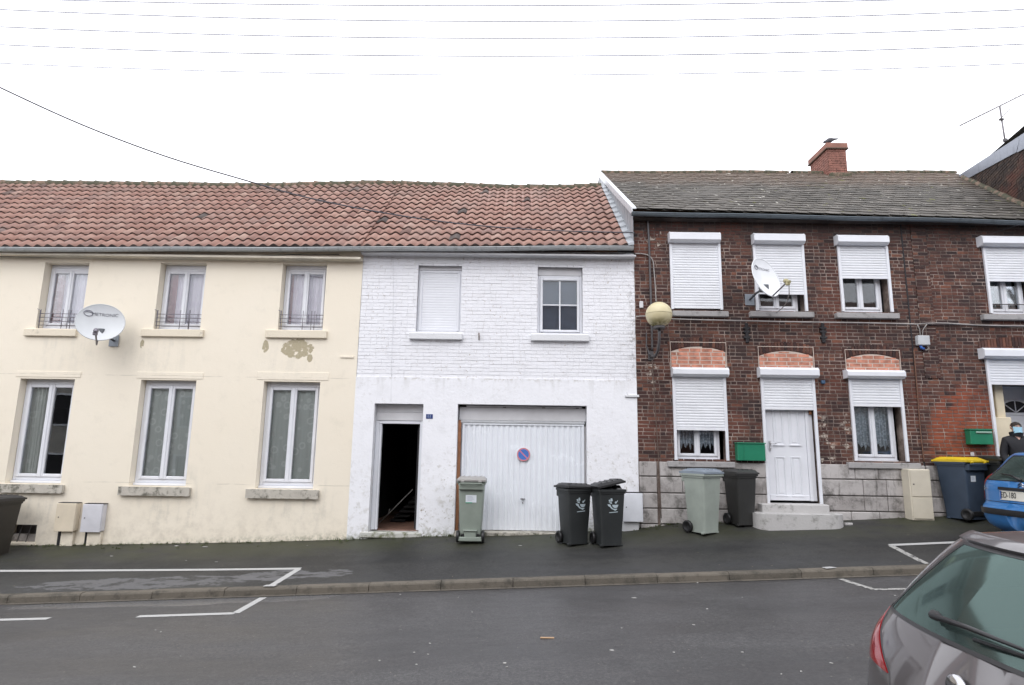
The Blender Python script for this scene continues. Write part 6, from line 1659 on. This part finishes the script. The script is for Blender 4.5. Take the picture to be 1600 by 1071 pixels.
BL = [((4.15, 4.75, .138, .178, .137, .178), LRED, 'tail_lamp', .01), ((4.76, 5.3, .137, .178, .137, .178), LCLR, 'indicator_lamp', .01), ((5.31, 6.5, .137, .176, .143, .165), LRED, 'tail_lamp', .01),
      ((4.15, 4.75, -.178, -.138, -.178, -.137), LRED, 'tail_lamp', .01), ((4.76, 5.3, -.178, -.137, -.178, -.137), LCLR, 'indicator_lamp', .01), ((5.31, 6.5, -.176, -.137, -.165, -.143), LRED, 'tail_lamp', .01)]
def bx2(t, C_, body):
    m = MB(); C_.patch(m, (2.25, 2.95, -.42, .42, -.42, .42), .020, 110, 4); m.build('bumper_strip', CB, t)
    m = MB(); C_.patch(m, (4.95, 5.22, -.055, .055, -.055, .055), .030, 16, 4); m.build('hatch_handle', CB, t)
    m = MB(); C_.patch(m, (4.28, 4.92, -.052, .052, -.052, .052), .012, 14, 5); pl = m.build('number_plate', plain('white_plate', (.72, .70, .62), .4), t)
    a = C_.P(.051, 4.32, .014); b = C_.P(.045, 4.32, .014); c = C_.P(.045, 4.88, .014); d = C_.P(.051, 4.88, .014); m = MB(); m.face([a, b, c, d]); m.build('plate_blue_band', plain('plate_blue', (.03, .12, .45), .4), pl)
    m = text_mb('ED-180', .12); m.v = [(v_[0]*.70, v_[1], v_[2]) for v_ in m.v]; cc = C_.P(.012, 4.6, .017); u3 = (C_.S(0, 4.9)-C_.S(0, 4.3)).normalized(); r3 = Vector((0, -1, 0)); n3 = r3.cross(u3)
    M = Matrix(((r3.x, u3.x, n3.x, cc.x), (r3.y, u3.y, n3.y, cc.y), (r3.z, u3.z, n3.z, cc.z), (0, 0, 0, 1))); xform(m, M); m.build('plate_lettering', plain('plate_black', (.02, .02, .02), .5), pl)
    ch = plain('chrome_trim', (.55, .57, .6), .2, 1.)
    m = text_mb('Xsara', .05); cc = C_.P(.118, 4.98, .006); rr = (C_.S(.112, 4.98)-C_.S(.124, 4.98)).normalized(); uu = (u3-rr*u3.dot(rr)).normalized(); nn_ = rr.cross(uu)
    xform(m, Matrix(((rr.x, uu.x, nn_.x, cc.x), (rr.y, uu.y, nn_.y, cc.y), (rr.z, uu.z, nn_.z, cc.z), (0, 0, 0, 1)))); m.build('model_lettering', ch, t)
    m = MB(); cc = C_.P(0, 5.55, .008)
    for dz in (0, .032): m.tube([cc+r3*-.05+u3*(dz-.03), cc+u3*(dz+.01), cc+r3*.05+u3*(dz-.03)], .008, 5)
    m.build('emblem', ch, t)
    m = MB(); C_.line(m, [(.134, 5.9), (.133, 5.0), (.133, 4.1)], .004); C_.line(m, [(-.134, 5.9), (-.133, 5.0), (-.133, 4.1)], .004); C_.line(m, [(-.133, 4.1), (0, 4.08), (.133, 4.1)], .005); m.build('hatch_seam', CB, t)
    m = MB(); b = C_.P(0, 6.0, .03); m.tube([b, b+Vector((.03, .18, .06)), C_.P(.07, 6.45, .03)], [.02, .014, .008], 6); m.build('wiper', CB, t)
build_car('parked_car', 'blue hatchback parked half on the pavement at the right edge', BR_, MATB, (7.38, -2.12, .49), .10, BWIN, BL, (.72, 3.2), bow=.07, extras=bx2)

# ================================================================== PERSON behind the blue car
hp_ = F(1587.5, 672, -.80)                              # middle of the head
gzp = base_z(hp_.x)+.02; hx_ = hp_.x
sk = plain('skin', (.50, .30, .23), .55); jk = plain('black_jacket', (.012, .012, .015), .8); tr_ = plain('dark_trousers', (.02, .022, .03), .85)
PL = thing('person', 'man with short dark hair, blue face mask and black jacket behind the blue car', 'person', (hx_, -.80, gzp), local=True)
PL.rotation_euler = (0, 0, math.radians(-12)); HS = (hp_.z+.15-gzp)/1.76; PL.scale = (HS, HS, HS)
def skin(name, verts, edges, radii, mat, parent, sub=2, root=0):
    me = bpy.data.meshes.new(name); me.from_pydata(verts, edges, []); o = bpy.data.objects.new(name, me); col.objects.link(o); o.parent = parent; me.materials.append(mat)
    md = o.modifiers.new('skin', 'SKIN'); md.use_smooth_shade = True
    for i, r_ in enumerate(radii): me.skin_vertices[0].data[i].radius = (r_ if isinstance(r_, tuple) else (r_, r_)); me.skin_vertices[0].data[i].use_root = (i == root)
    s_ = o.modifiers.new('sub', 'SUBSURF'); s_.levels = sub; s_.render_levels = sub
    return o
J = dict(pel=(0, 0, .96), sp=(0, .005, 1.12), ch=(0, .01, 1.30), nk=(0, .0, 1.46), hd0=(0, -.01, 1.535), hd1=(0, -.012, 1.60), hd2=(0, -.008, 1.66), hd3=(0, 0, 1.71),
         hl=(.09, 0, .90), kl=(.10, -.01, .50), al=(.10, .02, .09), tl=(.11, -.13, .04), hr=(-.09, 0, .90), kr=(-.10, -.03, .50), ar=(-.10, .0, .09), tor=(-.12, -.15, .04),
         shl=(.19, .01, 1.39), el=(.25, .02, 1.12), wl=(.23, -.10, .90), shr=(-.19, .01, 1.39), er=(-.25, .02, 1.12), wr=(-.22, -.12, .91))
names = list(J); ix = {n_: i for i, n_ in enumerate(names)}
E_ = [('pel', 'sp'), ('sp', 'ch'), ('ch', 'nk'), ('nk', 'hd0'), ('hd0', 'hd1'), ('hd1', 'hd2'), ('hd2', 'hd3'), ('pel', 'hl'), ('hl', 'kl'), ('kl', 'al'), ('al', 'tl'), ('pel', 'hr'), ('hr', 'kr'), ('kr', 'ar'), ('ar', 'tor'), ('ch', 'shl'), ('shl', 'el'), ('el', 'wl'), ('ch', 'shr'), ('shr', 'er'), ('er', 'wr')]
R1 = dict(pel=(.13, .10), sp=(.12, .095), ch=(.145, .10), nk=.052, hd0=(.062, .070), hd1=(.074, .090), hd2=(.074, .092), hd3=(.045, .06), hl=.085, kl=.055, al=.038, tl=.035, hr=.085, kr=.055, ar=.038, tor=.035, shl=.06, el=.042, wl=.028, shr=.06, er=.042, wr=.028)
bd = skin('body', [J[n_] for n_ in names], [(ix[a], ix[b]) for a, b in E_], [R1[n_] for n_ in names], sk, PL)
def hand(side):
    w0 = Vector(J['wl' if side > 0 else 'wr']); V = [w0, w0+Vector((0, -.03, -.05)), w0+Vector((0, -.05, -.09))]; Ed = [(0, 1), (1, 2)]; Ra = [.026, (.036, .018), (.038, .016)]
    for k_ in range(4):
        a = w0+Vector(((k_-1.5)*.019, -.055, -.105)); L_ = (.05, .06, .056, .042)[k_]
        i = len(V); V += [a, a+Vector((0, -.005, -L_*.5)), a+Vector((0, .012, -L_))]; Ed += [(2, i), (i, i+1), (i+1, i+2)]; Ra += [.009, .0085, .007]
    i = len(V); s2 = -side; V += [w0+Vector((s2*.035, -.05, -.06)), w0+Vector((s2*.05, -.065, -.09))]; Ed += [(1, i), (i, i+1)]; Ra += [.011, .009]
    o = skin('hand', [tuple(v_) for v_ in V], Ed, Ra, sk, bd, 1)
hand(1); hand(-1)
tn = ['pel', 'sp', 'ch', 'nk', 'shl', 'el', 'wl', 'shr', 'er', 'wr']; RJ = dict(pel=(.165, .135), sp=(.165, .135), ch=(.185, .135), nk=(.088, .085), shl=.088, el=.068, wl=.050, shr=.088, er=.068, wr=.050)
ti = {n_: i for i, n_ in enumerate(tn)}
Jv = [J[n_] if n_ != 'nk' else (0, .005, 1.50) for n_ in tn]
skin('jacket', Jv, [(ti[a], ti[b]) for a, b in E_ if a in ti and b in ti], [RJ[n_] for n_ in tn], jk, PL)
tn = ['pel', 'hl', 'kl', 'al', 'hr', 'kr', 'ar']; RT_ = dict(pel=(.15, .12), hl=.105, kl=.078, al=.062, hr=.105, kr=.078, ar=.062); ti = {n_: i for i, n_ in enumerate(tn)}
skin('trousers', [J[n_] for n_ in tn], [(ti[a], ti[b]) for a, b in E_ if a in ti and b in ti], [RT_[n_] for n_ in tn], tr_, PL)
for s_ in (-1, 1):
    a = J['al' if s_ > 0 else 'ar']; m = MB(); ellip(m, (a[0], a[1]-.05, .05), .05, .135, .05); m.build('shoe', CB, PL)
m = MB()                                                 # hair cap with an uneven hairline
def HP(u, v):
    th = math.pi*.5*u*1.22; ph = 2*math.pi*v; lim = 1-.42*max(0, -math.sin(ph))**1.5; th *= lim
    r_ = 1+.03*math.sin(ph*9)+.02*math.sin(ph*23+u*9); return (.083*r_*math.sin(th)*math.cos(ph), .0+.102*r_*math.sin(th)*math.sin(ph), 1.655+.088*r_*math.cos(th))
m.grid(HP, 14, 40); m.build('hair', plain('dark_hair', (.025, .016, .012), .8, var=.3, sc_=30), PL)
m = MB(); m.grid(lambda u, v: ((.078)*math.sin((u-.5)*2.5), -.022-.083*math.cos((u-.5)*2.3)-.022*math.exp(-((u-.5)*6)**2), 1.545+.095*v-.012*math.sin(v*3.14)*0-.02*abs(u-.5)*(0.5-v)*3), 16, 8); m.build('face_mask', plain('blue_face_mask', (.36, .60, .72), .8), PL)
m = MB()
for s_ in (-1, 1): m.tube([(s_*.073, -.045, 1.625), (s_*.082, .0, 1.645)], .002, 4); 
m.build('mask_loop', plain('mask_loop', (.6, .7, .75), .8), PL)
for s_ in (-1, 1):
    m = MB(); ellip(m, (s_*.028, -.097, 1.662), .013, .007, .007); m.build('eye', plain('eye_white', (.5, .48, .46), .3), PL)
    m = MB(); ellip(m, (s_*.028, -.1035, 1.662), .005, .003, .005); m.build('iris', CB, PL)
    m = MB(); ellip(m, (s_*.030, -.098, 1.682), .019, .006, .004); m.build('eyebrow', plain('eyebrow', (.03, .02, .015), .8), PL)
    m = MB(); ellip(m, (s_*.080, .005, 1.640), .012, .018, .030); m.build('ear', sk, PL)
m = MB(); m.grid(lambda u, v: (.095*math.sin(u*6.283)*(1+.2*v), .008+.085*math.cos(u*6.283)*(1+.2*v), 1.465+.085*v+.012*math.sin(u*6.283*2)), 24, 4); m.build('collar', jk, PL)

# ================================================================== weeds and moss at the foot of the walls
m = MB(); r = random.Random(9)
spots = []
for i in range(900):
    x = r.uniform(-9.9, 9); dens = .25
    for (cx, wd2, a) in ((-8, .9, 1), (-7.5, .8, 1), (-5.2, 1.6, .6), (-2.9, .35, 1.6), (-1.3, .5, 1.), (1.7, .6, .9), (3.0, .6, .6), (5.2, .5, .5), (2.3, .5, 1.)): dens += a*math.exp(-((x-cx)/wd2)**2)
    if r.random() < dens*.45: spots.append((x, r.uniform(-.075, -.012) if r.random() < .85 else r.uniform(-.3, -.08)))
for (x, y) in spots:
    if -2.55 < x < -1.8: y -= .10
    if 3.9 < x < 5.75: continue
    z = gz(x, y)-.002
    for _ in range(r.randint(3, 7)):
        a = r.uniform(0, 6.28); h = r.uniform(.010, .045)*(1.6 if abs(x+2.9) < .3 else 1); l = r.uniform(.3, 1.); bx_ = x+r.uniform(-.03, .03); w2 = r.uniform(.003, .008)
        d = Vector((math.cos(a), math.sin(a)*.5, 0)); s_ = Vector((-d.y, d.x, 0))*w2; p0 = Vector((bx_, y, z)); p1 = p0+Vector((0, 0, h*.6))+d*h*l*.4; p2 = p0+Vector((0, 0, h*(1-.3*l)))+d*h*l
        m.face([p0-s_, p0+s_, p1+s_*1.3, p1-s_*1.3]); m.face([p1-s_*1.3, p1+s_*1.3, p2])
tag(m.build('weeds', MT['plantgreen']), kind='stuff')

# ================================================================== the other side of the street (seen only in glass and paint)
opw = [plain('opposite_brick', (.16, .085, .065), .85, obj=False, var=.3), plain('opposite_render', (.42, .40, .36), .85, obj=False, var=.15)]
oproof = plain('opposite_roof', (.14, .09, .075), .8, obj=False, var=.3)
for i, (xa, xb, h_, q, lb) in enumerate(((-34, -7.6, 5.6, 1, 'pale rendered house across the street, reflected at the left'), (-7.6, .6, 5.2, 0, 'low brick house directly across the street, behind the camera'), (.6, 8.8, 5.9, 0, 'taller brick house across the street, reflected in the right windows'), (8.8, 34, 5.5, 1, 'pale rendered house across the street at the far right'))):
    t = thing('opposite_house', lb, 'house', ((xa+xb)/2, -13.5, 0), G); gz0 = SL*(xa+xb)/2
    m = MB(); m.box((xa, -21, gz0-1.5), (xb, -13.4, gz0+h_)); m.build('wall', opw[q], t)
    m = MB(); m.face([(xa, -13.2, gz0+h_-.1), (xb, -13.2, gz0+h_-.1), (xb, -17.2, gz0+h_+2.6), (xa, -17.2, gz0+h_+2.6)]); m.face([(xa, -17.2, gz0+h_+2.6), (xb, -17.2, gz0+h_+2.6), (xb, -21.2, gz0+h_-.1), (xa, -21.2, gz0+h_-.1)]); m.build('roof', oproof, t)
    for k_ in range(int((xb-xa)/2.7)):
        x = xa+1.3+k_*2.7
        for (zb_, hh) in ((.9, 1.5), (3.5, 1.3)):
            wm_ = MB(); fr(wm_, x, x+1., gz0+zb_, gz0+zb_+hh, .07, -13.39, -13.34); wf = wm_.build('window', MT['pvc'], t)
            wm_ = MB(); wm_.box((x+.07, -13.385, gz0+zb_+.07), (x+.93, -13.38, gz0+zb_+hh-.07)); wm_.build('pane', MT['black'], wf)
